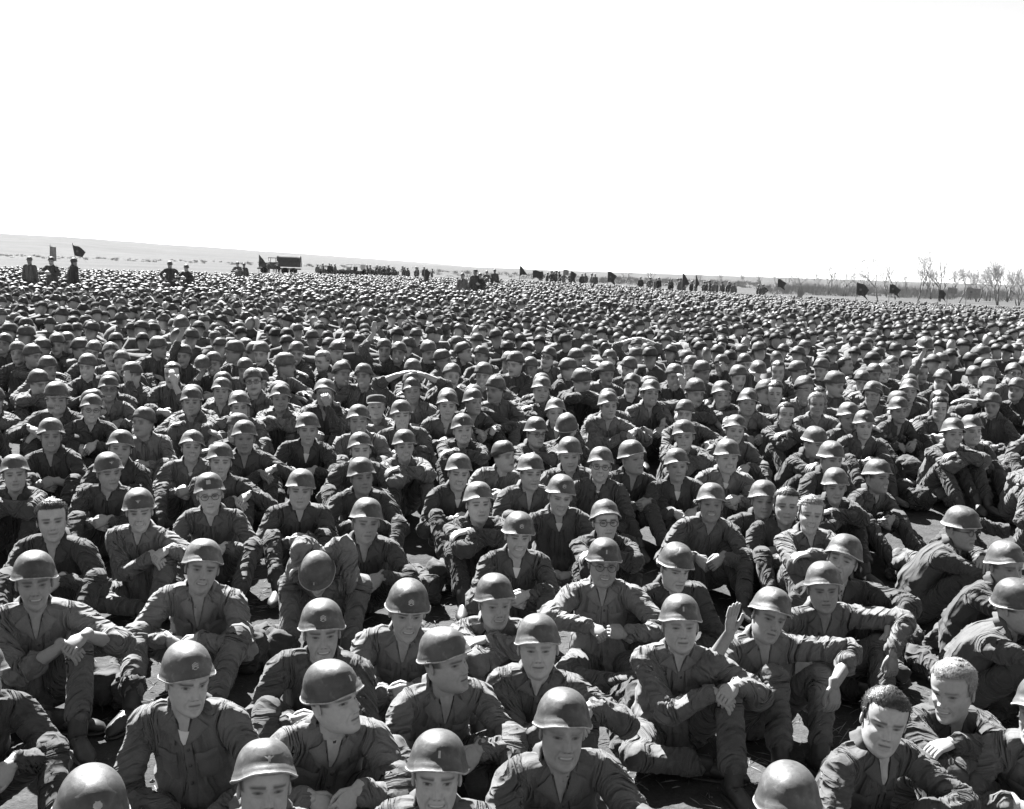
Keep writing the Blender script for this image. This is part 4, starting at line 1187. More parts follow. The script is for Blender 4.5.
LIB = []
def build_library():
    kinds = ['clasp', 'rest', 'fold', 'clasp', 'rest', 'cross', 'fold', 'kneeright', 'leanarm', 'clasp', 'hang', 'fold', 'crossrest', 'stretch', 'rest', 'kneeright', 'fold', 'clasp', 'face', 'cross', 'stretch', 'fold', 'rest', 'leanarm']
    for i, k in enumerate(kinds):
        rr = random.Random(900 + i)
        P = pose(k); P['face'] = person_face(5000 + i * 3)
        P['lean'] += rr.uniform(-9, 9); P['twist'] = rr.uniform(-24, 24); P['side'] = rr.uniform(-11, 11)
        if i >= 2: P['head'] = (rr.uniform(-36, 36), rr.uniform(-14, 8), rr.uniform(-10, 10))
        P['rolled'] = i % 6 == 4; P['build'] = rr.uniform(.95, 1.08)
        P['glasses'] = i in (5, 14)
        if i in (9, 16, 21): P['wear'] = 'bare'; P['face']['fair'] = i == 16
        LIB.append((P, build_figure(P, 2, 300 + i * 7)))

def zone(px):
    return ("far left" if px < 205 else "left of centre" if px < 410 else "middle" if px < 615 else "right of centre" if px < 820 else "far right")

HELD = []
def build_middle(n_max):
    rows = []
    for (px, py, key) in MID:
        rows.append((py - horizon_y(px), px, py, key))
    rows.sort(reverse=True)
    rest = []
    helms = [i for i, (P, f) in enumerate(LIB) if P.get('wear', 'helmet') == 'helmet']
    bares = [i for i, (P, f) in enumerate(LIB) if P.get('wear') == 'bare']
    last = -1
    for n, (d, px, py, key) in enumerate(rows):
        if n >= n_max and key not in SPECIAL:
            rest.append((px, py)); continue
        rr = random.Random(int(px * 97 + py * 13))
        yaw = rr.gauss(5, 22) - 0.6 * math.degrees(math.atan((px - 512) / F_PX)); sc = rr.uniform(1.03, 1.14); mir = rr.random() < .5
        label = group = tone = None
        if key in SPECIAL:
            kind, reach, label = SPECIAL[key]
            P = pose(kind); P['face'] = person_face(n + 9000); P['wear'] = 'bare' if key in BARE else 'helmet'; P['rolled'] = True
            yaw = 3; mir = False
            fig0 = skeleton(P); loc = place(px, py, fig0, yaw, sc)
            if reach:
                s = 1 if kind == 'raiseright' else -1
                tgt = pix_at(reach[0], reach[1], loc[1] - 0.22)
                loc_t = rotz(-yaw) @ ((tgt - loc) / sc)
                P['arms'] = dict(P['arms']); P['arms'][s] = ('at', tuple(loc_t), (0, -.15, 1), (-s * .4, -.9, 0), .3, (s * .6, -.2, -1))
            fig = build_figure(P, 2, 800 + n)
            if key in HOLDS:
                w = loc + rotz(yaw) @ (sc * (fig['J']['wr', s] + A(0, -0.02, 0.10)))
                HELD.append((w, key))
        else:
            pool = bares if key in BARE else helms
            k = rr.choice(pool)
            while k == last and len(pool) > 1: k = rr.choice(pool)
            last = k
            P, fig = LIB[k]
            loc = place(px, py, fig['J'] if not mir else dict(fig['J'], helm=fig['J']['helm'] * A(-1, 1, 1)), yaw, sc)
            z = zone(px)
            tone = rr.choice((rr.uniform(.6, .85), rr.uniform(.9, 1.2), rr.uniform(1.3, 1.7)))
            tw = 'dark' if tone < .88 else 'pale' if tone > 1.25 else 'mid-grey'
            hy = yaw + P['head'][0] * (-1 if mir else 1) if 'head' in P else yaw
            look = 'looking left' if hy < -12 else 'looking right' if hy > 14 else 'facing front'
            hat = 'bareheaded soldier' if key in BARE else 'bespectacled soldier' if P.get('glasses') else 'helmeted soldier'
            row = 'lower' if n < 34 else 'central' if n < 68 else 'upper'
            label = "%s in a %s jacket, %s, %s middle rows, %s" % (hat, tw, look, row, z)
            group = "middle rows: " + label
        make_person(fig, P, loc, yaw, sc, label, 2, mir, group, tone=tone)
        ALL.append((loc[0], loc[1], 0.0))
    return rest

FILL_AT = [(-5.92, 12.4), (-5.03, 10.52), (-3.62, 10.87), (-5.56, 11.56), (-2.87, 10.93), (-4.61, 9.48), (-.19, 10.22), (1.95, 12.16), (5.70, 12.11), (5.13, 10.86), (4.90, 10.0)]
FILL_LABEL = ["helmeted soldier at the left edge, topmost of the half hidden ones", "helmeted soldier half hidden at the left edge below the topmost one", "helmeted soldier filling the gap left of the man with folded arms, sixth row left", "helmeted soldier at the left edge between two half hidden ones",
  "helmeted soldier squeezed between two rows, left of centre", "helmeted soldier half hidden behind the smiling one with rolled sleeves, left", "helmeted soldier squeezed in the exact centre between two rows", "helmeted soldier squeezed between rows, upper right of centre",
  "helmeted soldier near the right edge behind the gap in the crowd", "helmeted soldier at the right edge beside the gap in the crowd", "helmeted soldier nearest to the gap with heaped gear, right"]
def build_fillers():
    # men who close the gaps between the nearer rows
    for n, (x, y) in enumerate(FILL_AT):
        rr = random.Random(n + 31)
        P, fig = LIB[(0, 2, 3, 6, 11, 13, 17, 20)[n % 8]]
        yaw = rr.uniform(-15, 25); sc = rr.uniform(1.02, 1.08)
        make_person(fig, P, A(x, y, float(ground_h(x, y))), yaw, sc, FILL_LABEL[n], 2, rr.random() < .5)
        ALL.append((x, y, 0.0))

# ------------------------------------------------------------------ the mass behind: one object, nobody could count it
def low_helmet(na, nc):
    rows, phi = helmet_rows(na, nc)
    V = rows[1:] if na > 3 else rows
    V = [rows[0][:1]] + rows[1:] + ([(rows[-1] - A(0, .01, 0)) * A(.8, .8, 1) + A(0, .01, .03)] if na > 3 else [])
    F = []; off = 1
    for j in range(nc): F.append((0, 1 + j, 1 + (j + 1) % nc))
    for i in range(len(V) - 2):
        for j in range(nc):
            a = off + i * nc + j; b = off + i * nc + (j + 1) % nc; F.append((a, b, b + nc, a + nc))
    return np.concatenate(V), F

def low_figure(P, lod):
    """coarse seated man for the far rows: (verts, triangles, material per triangle, skin shade per vertex)"""
    J = skeleton(P); G = Geo()
    n = (8, 6, 4)[lod]; nl = (6, 5, 3)[lod]
    p0, p1, p2, p3 = J['spine']; X, U = J['X'], J['U']
    nc = (False, False)
    if lod < 2:
        G.add(*tube([p0 - A(0, 0, .06), p1, p2, p3 - U * .05, p3 + U * .01], [(.18, .14), (.17, .135), (.185, .135), (.16, .11), (.075, .07)], n, X, nc), 0)
    else:
        G.add(*tube([p0 - A(0, 0, .06), p2, p3], [(.20, .16), (.21, .15), (.10, .09)], n, X, nc), 0)
    for s in (1, -1):
        sh, el, wr = J['sh', s], J['el', s], J['wr', s]
        if lod < 2:
            G.add(*tube([p3 - U * .04, sh + X * s * .02, el, el + (wr - el) * .9], [.07, .078, .062, .047], nl, None, nc), 0)
            G.add(*tube([wr - (wr - el) * .08, wr + J['hd', s] * .05, wr + J['hd', s] * .12], [(.03, .025), (.036, .022), (.02, .015)], nl - 1, None, nc), 2, )
            G.S[-1][:] = .29
            G.add(*tube([J['hip', s], J['kn', s], J['an', s]], [.095, .075, .06], nl, None, nc), 1)
        else:
            G.add(*tube([sh + X * s * .02, el, wr], [.08, .065, .045], nl, None, nc), 0)
            G.add(*tube([J['hip', s], J['kn', s] + A(0, 0, .03)], [.095, .095], nl, None, nc), 1)
    RH = J['RH'] * HS
    V, F = ellipsoid(A(0, 0, 0), (.073, .094, .118), (6, 5, 3)[lod], (9, 7, 4)[lod])
    if lod < 2:
        fr = np.exp(-(V[:, 0] / .02) ** 2 - ((V[:, 2] + .02) / .025) ** 2) * (V[:, 1] < -.05); V[:, 1] -= .02 * fr
    S = np.where((V[:, 2] > .055) | ((V[:, 1] > 0.0) & (V[:, 2] > -.06)), .03, .28)
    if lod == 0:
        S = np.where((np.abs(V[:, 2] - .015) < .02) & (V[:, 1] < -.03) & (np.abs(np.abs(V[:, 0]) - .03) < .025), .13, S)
    G.add(J['head'] + V @ RH.T, F, 2, S)
    if lod == 0:
        G.add(*tube([p3, J['head'] - A(0, 0, .06)], [.056, .056], 6, None, nc), 2); G.S[-1][:] = .26
    wear = P.get('wear', 'helmet')
    if wear == 'helmet':
        V, F = low_helmet(*((7, 14), (5, 10), (3, 6))[lod]); G.add(J['head'] + V @ J['RH'].T, F, 3)
    F3 = []; M3 = []
    for f, m in zip(G.F, G.M):
        for k in range(1, len(f) - 1): F3.append((f[0], f[k], f[k + 1])); M3.append(m)
    return J, G.verts(), np.array(F3, np.int32), np.array(M3, np.int32), G.shades()

def edge_dist(px):
    return float(np.interp(px, [-300, 0, 120, 250, 300, 500, 560, 640, 700, 760, 850, 1000, 1300], [72, 74, 80, 84, 98, 100, 90, 84, 82, 88, 80, 74, 66]))

def build_mass(rest):
    spots = []
    libs = {}
    for lod in range(3):
        L = []
        kinds = ['clasp', 'rest', 'fold', 'cross', 'clasp', 'rest', 'hang', 'fold', 'kneeright', 'clasp', 'rest', 'fold', 'cross', 'clasp']
        for i, k in enumerate(kinds):
            rr = random.Random(40 + i + 100 * lod)
            P = pose(k); P['lean'] += rr.uniform(-8, 8); P['twist'] = rr.uniform(-15, 15); P['side'] = rr.uniform(-8, 8)
            P['head'] = (rr.uniform(-35, 35), rr.uniform(-14, 8), rr.uniform(-10, 10))
            if i == 5: P['wear'] = 'bare'
            L.append(low_figure(P, lod))
        libs[lod] = L
    for px, py in rest:
        J = libs[0][0][0]; loc = place(px, py, J, 0, 1.0); spots.append((loc[0], loc[1]))
    taken = [(a, b) for a, b, _ in ALL] + spots
    cell = {}
    for (x, y) in taken: cell.setdefault((int(x // 1), int(y // 1)), []).append((x, y))
    def free(x, y, r):
        for i in (-1, 0, 1):
            for j in (-1, 0, 1):
                for (a, b) in cell.get((int(x // 1) + i, int(y // 1) + j), ()):
                    if (a - x) ** 2 + (b - y) ** 2 < r * r: return False
        return True
    zmax_hand = 17.0
    y = 13.0
    while y < 101:
        step = 0.70 if y < 40 else 0.71
        half = y * 0.50 + 1.5
        x = -half + NR.uniform(0, .7)
        while x < half:
            jx, jy = x + NR.normal(0, .13), y + NR.normal(0, .16)
            px = 512 + F_PX * jx / (jy * math.cos(PITCH))
            x += step * (0.95 if y < 45 else 1.0)
            if jy > edge_dist(px) + NR.normal(0, 1.5) + 2 * math.sin(jx * .9): continue
            if NR.rand() < .035: continue
            inside = 0 < px < 1024
            if inside and jy < 17.5 and not free(jx, jy, .62): continue
            if inside and jy < 16.0: continue
            if jy < 21 and not free(jx, jy, .56): continue
            spots.append((jx, jy)); cell.setdefault((int(jx // 1), int(jy // 1)), []).append((jx, jy))
        y += step * 0.94
    # beside the frame the crowd goes on
    for side in (-1, 1):
        for yy in np.arange(4.2, 16.0, .78):
            for k in range(2):
                xx = side * (yy * 0.47 + 0.75 + k * .8) + NR.normal(0, .08)
                if free(xx, yy, .6): spots.append((xx, yy))
    Vs, Ts, Ms, Ss, Tn, Sm = [], [], [], [], [], []; base = 0
    hts = ground_h(np.array([s[0] for s in spots]), np.array([s[1] for s in spots]))
    for (x, y), h in zip(spots, hts):
        lod = 0 if y < 20 else 1 if y < 31 else 2
        J, V, T, M, S = libs[lod][NR.randint(len(libs[lod]))]
        yaw = NR.normal(5, 26); sc = NR.uniform(1.0, 1.12)
        if NR.rand() < .03: yaw += 150
        mir = A(-1, 1, 1) if NR.rand() < .5 else A(1, 1, 1)
        W = (V * mir * sc) @ rotz(yaw).T + A(x, y, h)
        Vs.append(W); Ts.append((T if mir[0] > 0 else T[:, ::-1]) + base); Ms.append(M); Ss.append(S); Sm.append((M != 3) if lod == 2 else np.ones(len(M), bool))
        Tn.append(np.full(len(V), NR.choice([NR.uniform(.5, .85), NR.uniform(.8, 1.2), NR.uniform(1.2, 1.9)])))
        base += len(V)
    SM = np.concatenate(Sm)
    me = tri_mesh('seated_crowd', np.concatenate(Vs), np.concatenate(Ts), ('jacket_cloth_mass', 'trouser_cloth_mass', 'skin_mass', 'helmet_paint_mass'), np.concatenate(Ms))
    me.polygons.foreach_set('use_smooth', SM)
    a = me.attributes.new('shade', 'FLOAT', 'POINT'); a.data.foreach_set('value', np.concatenate(Ss).astype(np.float32))
    a = me.attributes.new('tone', 'FLOAT', 'POINT'); a.data.foreach_set('value', np.concatenate(Tn).astype(np.float32))
    newobj('seated_crowd', me, kind='stuff', label="dense mass of helmeted soldiers filling the far rows up to the field", category='crowd')
    print('MASS', len(spots), 'tris', len(me.polygons))
# ------------------------------------------------------------------ ground, hills
def ground_mat():
    m, t, b = nt('dry_earth')
    tc = t.nodes.new('ShaderNodeNewGeometry'); v = tc.outputs['Position']
    n1 = noise_out(t, v, 0.9, 6.0, 0.6); n2 = noise_out(t, v, 7.0, 5.0, 0.6); n3 = noise_out(t, v, 60.0, 4.0, 0.65)
    mp = t.nodes.new('ShaderNodeMapping'); mp.inputs['Scale'].default_value = (0.006, 0.028, 0.03); t.links.new(v, mp.inputs['Vector'])
    band = noise_out(t, mp.outputs[0], 1.0, 5.0, 0.6)
    mp2 = t.nodes.new('ShaderNodeMapping'); mp2.inputs['Scale'].default_value = (0.05, 0.12, 0.1); t.links.new(v, mp2.inputs['Vector'])
    patch = noise_out(t, mp2.outputs[0], 1.0, 6.0, 0.65)
    a = mathn(t, 'MULTIPLY', maprange(t, n1, .3, .7, .82, 1.15), maprange(t, n2, .3, .7, .8, 1.2))
    a = mathn(t, 'MULTIPLY', a, maprange(t, n3, .3, .7, .75, 1.25))
    a = mathn(t, 'MULTIPLY', a, maprange(t, band, .38, .62, .86, 1.10))
    a = mathn(t, 'MULTIPLY', a, maprange(t, patch, .35, .65, .78, 1.15))
    t.links.new(mathn(t, 'MULTIPLY', a, 0.058), b.inputs['Base Color'])
    b.inputs['Roughness'].default_value = 0.95; b.inputs['Specular IOR Level'].default_value = 0.1
    n0 = bump(t, None, n2, 0.6, 0.05)
    bump(t, b, n3, 0.7, 0.012, n0)
ground_mat()

def build_ground():
    ys = np.concatenate([np.linspace(-40, 0, 5)[:-1], np.arange(0, 20, .4), np.geomspace(20, 7000, 110)])
    us = np.linspace(-1, 1, 161)
    V = []
    for y in ys:
        hw = max(30.0, y * 1.3 + 30)
        x = hw * (0.55 * us + 0.45 * us ** 3)
        h = ground_h(x, np.full(len(x), y))
        if y > 150:
            h = h + (vnoise(np.stack([x / 60, np.full(len(x), y / 60), x * 0], 1), 5) - .5) * 0.5 * min(1, (y - 150) / 400)
        V.append(np.stack([x, np.full(len(x), y), h], 1))
    V = np.concatenate(V); n = len(us)
    T = []
    for i in range(len(ys) - 1):
        a = i * n + np.arange(n - 1)
        T.append(np.stack([a, a + 1, a + n + 1], 1)); T.append(np.stack([a, a + n + 1, a + n], 1))
    me = tri_mesh('ground', V, np.concatenate(T), ('dry_earth',))
    newobj('ground', me, kind='structure', label="pale dry field of dust and grass running out to a low mesa")

def build_clutter():
    # straw and pebbles on the bare patches between the nearest men
    rs = np.random.RandomState(8)
    V, T = [], []; b = 0
    for _ in range(5200):
        y = rs.uniform(3.2, 9.5); x = rs.uniform(-.52, .52) * (y + 1.0)
        if vnoise(np.array([[x * 1.4, y * 1.4, 0]]), 3)[0] < .38: continue
        h = float(ground_h(x, y)); L = rs.uniform(.04, .16); a = rs.uniform(0, 6.28); up = rs.uniform(.02, .5) ** 2 * 1.6
        d = A(math.cos(a), math.sin(a), up) * L; s = A(-math.sin(a), math.cos(a), 0) * rs.uniform(.0014, .003)
        p = A(x, y, h + .004)
        V += [p - s, p + s, p + d * .6 + s * .6 + A(0, 0, .006), p + d]; T += [(b, b + 1, b + 2), (b, b + 2, b + 3)]; b += 4
    newobj('dry_grass', tri_mesh('dry_grass', np.array(V), np.array(T), ('dry_grass',), None, False), kind='stuff', label="dead straw and grass stems strewn on the dusty ground", category='grass')
    G = Geo()
    for _ in range(450):
        y = rs.uniform(3.2, 9.0); x = rs.uniform(-.52, .52) * (y + 1.0); r = rs.uniform(.004, .016) * (1 + 1.5 * (rs.rand() < .06))
        V_, F_ = ellipsoid(A(x, y, float(ground_h(x, y)) + r * .2), (r, r * rs.uniform(.6, 1), r * .55), 4, 6, rotz(rs.uniform(0, 180)))
        G.add(V_ + rs.normal(0, r * .1, V_.shape), F_)
    newobj('gravel', tri_mesh('gravel', G.verts(), np.array(tris(G.F)), ('pebble',), None, False), kind='stuff', label="small pebbles scattered on the dusty ground", category='gravel')

# ------------------------------------------------------------------ loose gear
def cloth_heap(name, px, py, size, seed, label, tone):
    d = pix_ray(px, py); z = .3
    for _ in range(20):
        k = (z + size[2] * .5 - CAM[2]) / d[2]; pt = CAM + d * k; z = .5 * z + .5 * float(ground_h(pt[0], pt[1]))
    rs = random.Random(seed); G = Geo(); bones = []
    for i in range(5):
        a = rs.uniform(0, 6.28); L = rs.uniform(.4, 1.0) * size[0]
        p = A(rs.uniform(-.3, .3) * size[0], rs.uniform(-.3, .3) * size[1], .05)
        q = p + A(math.cos(a) * L * .6, math.sin(a) * L * .5, rs.uniform(0, size[2]))
        m = (p + q) / 2 + A(0, 0, size[2] * rs.uniform(.2, .6)); r = rs.uniform(.05, .085)
        G.add(*tube([p, m, q], [r, r * 1.25, r], 10)); bones += [(p, m, r, 'up', A(.3, .5, .8)), (m, q, r, 'low', A(.3, .5, .8))]
    me = fuse(G, .021, 4); fold(me, bones, seed, .05)
    V, N = get_co(me); V[:, 2] = np.maximum(V[:, 2], .004); me.vertices.foreach_set('co', V.astype(np.float32).ravel())
    me.materials.clear(); me.materials.append(MATS['jacket_cloth'])
    o = newobj(name, me, label=label, category='clothing', tone=tone); o.location = (pt[0], pt[1], float(ground_h(pt[0], pt[1])))

def loose_helmet(loc, R, label, lod=1):
    o = newobj('helmet', helmet_mesh(lod), label=label, category='helmet', tone=R_.uniform(.8, 1.2))
    T = Matrix(np.asarray(R).tolist()).to_4x4(); T.translation = Vector(loc); o.matrix_world = T
    # liner strap hanging inside
    ring = [A(.085 * math.sin(q), .01 - .10 * math.cos(q), .05) for q in np.linspace(0, 2 * math.pi, 17)]
    V, F = tube(ring, [(.002, .010)] * 17, 4, A(0, 0, 1), (False, False))
    newobj('liner_band', quick_mesh('liner_band', V, F, ('strap_web',)), o)

def ground_point(px, py, lift=0.0):
    d = pix_ray(px, py); z = .3
    for _ in range(25):
        k = (z + lift - CAM[2]) / d[2]; pt = CAM + d * k; z = .5 * z + .5 * float(ground_h(pt[0], pt[1]))
    return A(pt[0], pt[1], float(ground_h(pt[0], pt[1])))

def build_gear():
    cloth_heap('clothing_heap', 908, 572, (.5, .4, .22), 3, "crumpled field jacket heaped on the ground beside the lounging soldier", 1.2)
    cloth_heap('clothing_heap', 985, 470, (.55, .4, .20), 9, "heap of jackets and gear in the gap by the folded-arms soldier on the right", 1.1)
    cloth_heap('clothing_heap', 965, 500, (.5, .35, .16), 12, "pale pile of folded clothing under two loose helmets on the right", 1.5)
    for px, py, sz, sd, lab, tn in ((262, 655, (.42, .30, .16), 21, "dark rolled coat added to darken bare ground beside the smiling man with tilted head", .6), (428, 590, (.40, .3, .16), 22, "crumpled coat added to darken the gap left of the grinning man in the centre", .7),  # first six bundles are added; their dark tones stand in for shaded ground
        (905, 640, (.45, .35, .18), 23, "crumpled coat added to darken the dust behind the dark-haired bareheaded man", .8), (645, 742, (.42, .3, .15), 24, "dark coat added over bright ground at the feet of the serious man, right of centre", .55), (992, 705, (.4, .3, .16), 25, "coat added to darken the ground at the right edge beside the fair-haired man", .7),
        (108, 690, (.40, .30, .15), 26, "scuffed bundle of gear added to darken the dust near the left edge", .6), (1003, 497, (.55, .4, .2), 27, "dark heap of packs at the right edge in the gap", .55), (918, 600, (.5, .4, .2), 28, "dark coat dumped behind the squinting man's knees, right", .6), (915, 500, (.5, .4, .2), 29, "crumpled dark coat left of the two loose helmets", .6),
        (945, 538, (1.0, .7, .28), 31, "wide heap of dark coats spread in the gap by the sideways soldier", .6), (930, 478, (.9, .6, .26), 32, "dark packs and coats piled in front of the man gazing right", .55), (1000, 478, (.9, .6, .26), 33, "pale and dark gear heaped at the right edge in the gap", .9),
        (893, 655, (.8, .5, .2), 34, "wide crumpled coat on the dust between the squinting man and the dark-haired one", .65), (655, 705, (.7, .4, .18), 35, "dark coat between the round-faced man and the serious one", .55), (1000, 640, (.45, .35, .2), 30, "coat bundle at the right edge behind the fair-haired man", .7)):
        cloth_heap('clothing_heap', px, py, sz, sd, lab, tn)
    p = ground_point(950, 498, .02); loose_helmet(p + A(0, 0, .17), rotz(20) @ rotx(-15), "loose helmet on the ground by piled clothing, right one of two")
    p = ground_point(932, 502, .02); loose_helmet(p + A(0, 0, .17), rotz(-30) @ rotx(-10), "loose helmet beside another one by the piled clothing, left of the two")
    names = {('A', 735, 195): "helmet held up high on a raised hand above the left rows", ('A', 855, 225): "helmet held out on a hand in the left rows, hiding a face",
             ('D', 615, 265): "helmet lifted above the crowd on the far right", ('C', 908, 280): "helmet held up with its crown outward, right of centre"}
    for w, key in HELD:
        loose_helmet(w - A(0, 0, .05), rotx(20), names[key], 1)

# ------------------------------------------------------------------ standing men at the back
def build_standing():
    lib = []
    for i, k in enumerate(('stand', 'stand', 'standhip', 'stand', 'stand')):
        P = pose(k); P['face'] = person_face(70 + i); P['vox'] = .03; rr = random.Random(i)
        P['head'] = (rr.uniform(-20, 20), rr.uniform(0, 8), 0); P['twist'] = rr.uniform(-15, 15)
        if i == 1: P['arms'] = {1: ('at', (.10, -.3, 1.20), (-.8, -.3, 0), (0, 1, 0), .6, (1, 0, -.6)), -1: ('at', (-.08, -.3, 1.15), (.8, -.3, 0), (0, 1, 0), .6, (-1, 0, -.6))}
        if i == 3: P['wear'] = 'cap'
        lib.append((P, build_figure(P, 2, 600 + i)))
    spec = [(30, 40, 0, 0, "standing soldier at the far left, taller than the seated rows around him"), (52, 37, 1, 0, "standing soldier left of the tall dark pennant, arms folded"),
            (72, 39, 4, 150, "standing man under the tall dark pennant on the left"), (170, 44, 2, 10, "left one of two men standing together, hands on hips, left background"),
            (187, 41, 1, -8, "right one of two men standing together, taller, left background"), (238, 66, 1, 0, "left one of a pair standing behind the crowd left of the truck"), (244, 67, 0, 20, "right one of a pair standing behind the crowd left of the truck"),
            (463, 48, 4, 0, "dark standing man at the crowd's back edge, left of a broader pair"), (475, 50, 3, 30, "left man of the broad standing pair at mid background"), (481, 50, 1, -20, "right man of the broad standing pair at mid background"),
            (487, 76, 1, 0, "farther standing man, left of two, behind the broad pair"), (495, 76, 0, 0, "farther standing man, right of two, behind the broad pair")]
    def row(x0, x1, n, dist, where):
        for k in range(n):
            spec.append((x0 + (x1 - x0) * (k + R_.uniform(-.6, .6)) / max(1, n - 1), dist + R_.uniform(-7, 7), R_.randrange(5), R_.uniform(-80, 80), where))
    row(318, 336, 5, 128, "small standing figure by the parked vehicles left of the pale jeep")
    row(368, 396, 9, 122, "small standing figure in the row right of the pale jeep")
    row(402, 432, 8, 118, "small standing figure in the row between the jeeps and the drooping flag")
    row(543, 569, 8, 104, "small standing figure in the group below the mid background flags")
    row(583, 594, 4, 108, "small standing figure in the foursome right of the square flag")
    row(643, 657, 4, 100, "small standing figure in the left cluster of the right-hand row")
    row(661, 673, 3, 98, "small standing figure in the trio before the twin pennants")
    row(677, 736, 15, 96, "small standing figure in the long row behind the twin pennants")
    row(758, 767, 3, 98, "small standing figure at the edge of the brush, right background")
    row(267, 281, 5, 160, "small standing figure beside the dark truck")
    seen = {}
    for (px, dist, k, yaw, lab) in spec: seen[lab] = seen.get(lab, 0) + 1
    for (px, dist, k, yaw, lab) in spec:
        P, fig = lib[k]
        q = pix_at(px, horizon_y(px), dist)
        loc = A(q[0], q[1], float(ground_h(q[0], q[1])))
        make_person(fig, P, loc, yaw, R_.uniform(.94, 1.07), lab, 2, R_.random() < .5, group=("standing figures: " + lab[22:]) if seen[lab] > 1 else None)

# ------------------------------------------------------------------ guidons
def flag(px, py, dist, w, h, kind, label, lean=0.0, emblem=True, mat='flag_cloth_dark', dirx=1):
    """px, py: the pole's tip in the picture; w: fly, h: hoist in metres"""
    tip = pix_at(px, py, dist)
    gz = float(ground_h(tip[0] - lean, tip[1]))
    root = newobj('guidon', None, label=label, category='flag', group="unit flags behind the crowd"); root.location = (tip[0] - lean, tip[1], gz)
    o = A(tip[0] - lean, tip[1], gz); T = tip - o
    V, F = tube([A(0, 0, 0), T * .5, T], [.022, .020, .014], 6); newobj('pole', quick_mesh('pole', V, F, ('pole_wood',)), root)
    V, F = ellipsoid(T + A(0, 0, .03), (.025, .025, .06), 5, 6); newobj('finial', quick_mesh('finial', V, F, ('insignia_paint',)), root)
    nu, nv = 12, 8; V = []; seed = int(px)
    ax = unit(T)
    for i in range(nu + 1):
        u = i / nu
        for j in range(nv + 1):
            v = j / nv
            if kind == 'pennant':  vv = .5 + (v - .5) * (1 - .92 * u)
            else: vv = v
            uu = u
            if kind == 'guidon': uu = u * (1 - .30 * max(0.0, 1 - abs(v - .5) * 2) * u)
            sag = .45 * u * u * w if kind != 'banner' else .10 * u * u * w
            p = T - ax * (h * vv + .03) + A(dirx * uu * w * (.88 if kind != 'banner' else .96), 0, -sag)
            p[1] += .10 * w * math.sin(u * 6 + seed + v * 2) * u
            p[2] += .03 * w * math.sin(u * 9 + seed)
            V.append(p)
    newobj('cloth', quick_mesh('flag_cloth', V, grid_faces(nu, nv), (mat,)), root)
    if emblem:
        V2 = []
        for i in range(4):
            for j in range(4):
                u, v = .29 + .16 * i / 3, .41 + .18 * j / 3
                a = V[int(round(u * nu)) * (nv + 1) + int(round(v * nv))]
                c = V[int(.37 * nu) * (nv + 1) + nv // 2]
                V2.append(c + A((u - .37) * w, -.02, -(v - .5) * h))
        newobj('emblem', quick_mesh('emblem', V2, grid_faces(3, 3), ('flag_emblem',)), root)

def build_flags():
    flag(50, 246, 60, .35, .75, 'banner', "furled narrow flag beside the tall dark pennant, far left", 0.05, False, 'flag_cloth_pale')
    flag(72.5, 244.5, 58, .75, .55, 'guidon', "tall dark swallowtail pennant with a small emblem, left background", -.45)
    flag(259, 254.5, 120, .8, 1.1, 'pennant', "dark pennant at the rear of the truck")
    flag(425, 269, 70, .42, .9, 'guidon', "dark drooping flag in front of the row of small figures", .1, False)
    flag(520, 265, 82, .6, .8, 'pennant', "lone dark triangular pennant, mid background", 0, False)
    flag(533, 270, 98, .95, .65, 'banner', "square dark flag left of the small group, mid background", 0, False)
    flag(563.5, 269, 98, .5, .5, 'banner', "small flag above the middle of the small group", 0, False, 'flag_cloth_pale')
    flag(571, 271, 92, .55, .8, 'guidon', "dark drooping flag at the right end of the small group", 0, False)
    flag(608, 271, 86, .8, .8, 'guidon', "rippling dark flag standing alone right of the foursome", 0)
    flag(683, 272, 78, .55, 1.1, 'pennant', "left one of twin dark pennants before the long row", 0, False)
    flag(696, 274, 80, .30, 1.1, 'pennant', "right one of twin dark pennants before the long row", 0, False)
    flag(778, 278.5, 84, .75, .6, 'guidon', "dark flag leftmost of those before the bare trees", 0, False)
    flag(798, 289, 80, .55, .55, 'guidon', "low pale flag before the brush, right background", 0, False, 'flag_cloth_pale')
    flag(857, 282, 70, .95, .75, 'guidon', "large dark flag with emblem before the leftmost bare tree", 0)
    flag(890, 283.5, 74, .85, .6, 'guidon', "dark flag with emblem right of the large one", 0)
    flag(939, 289, 74, .6, .55, 'guidon', "small dark flag left of the striped ones", 0, False)
    flag(948, 287, 84, .75, .45, 'banner', "thin grey flag behind the small dark one, far right", 0, False, 'flag_cloth_pale')
    flag(967, 287, 72, .95, .6, 'banner', "pale striped flag rightmost of the row", 0, True, 'flag_cloth_pale')

# ------------------------------------------------------------------ vehicles parked beyond the crowd
def wheel_part(root, x, y, r, w):
    V, F = tube([A(x, y - w / 2, r), A(x, y + w / 2, r)], [r, r], 18, A(1, 0, 0), (True, True))
    t = newobj('wheel', quick_mesh('tyre', V, F, ('tyre_rubber',)), root)
    V, F = tube([A(x, y - w / 2 - .10, r), A(x, y + w / 2 + .10, r)], [r * .52, r * .52], 14, A(1, 0, 0), (False, False))
    newobj('rim', quick_mesh('rim', V, F, ('truck_paint',)), t)

def boxes(name, L, mat, root):
    G = Geo()
    for c, h in L: G.add(*boxg(c, h))
    return newobj(name, quick_mesh(name, G.verts(), G.F, (mat,), None, False), root)

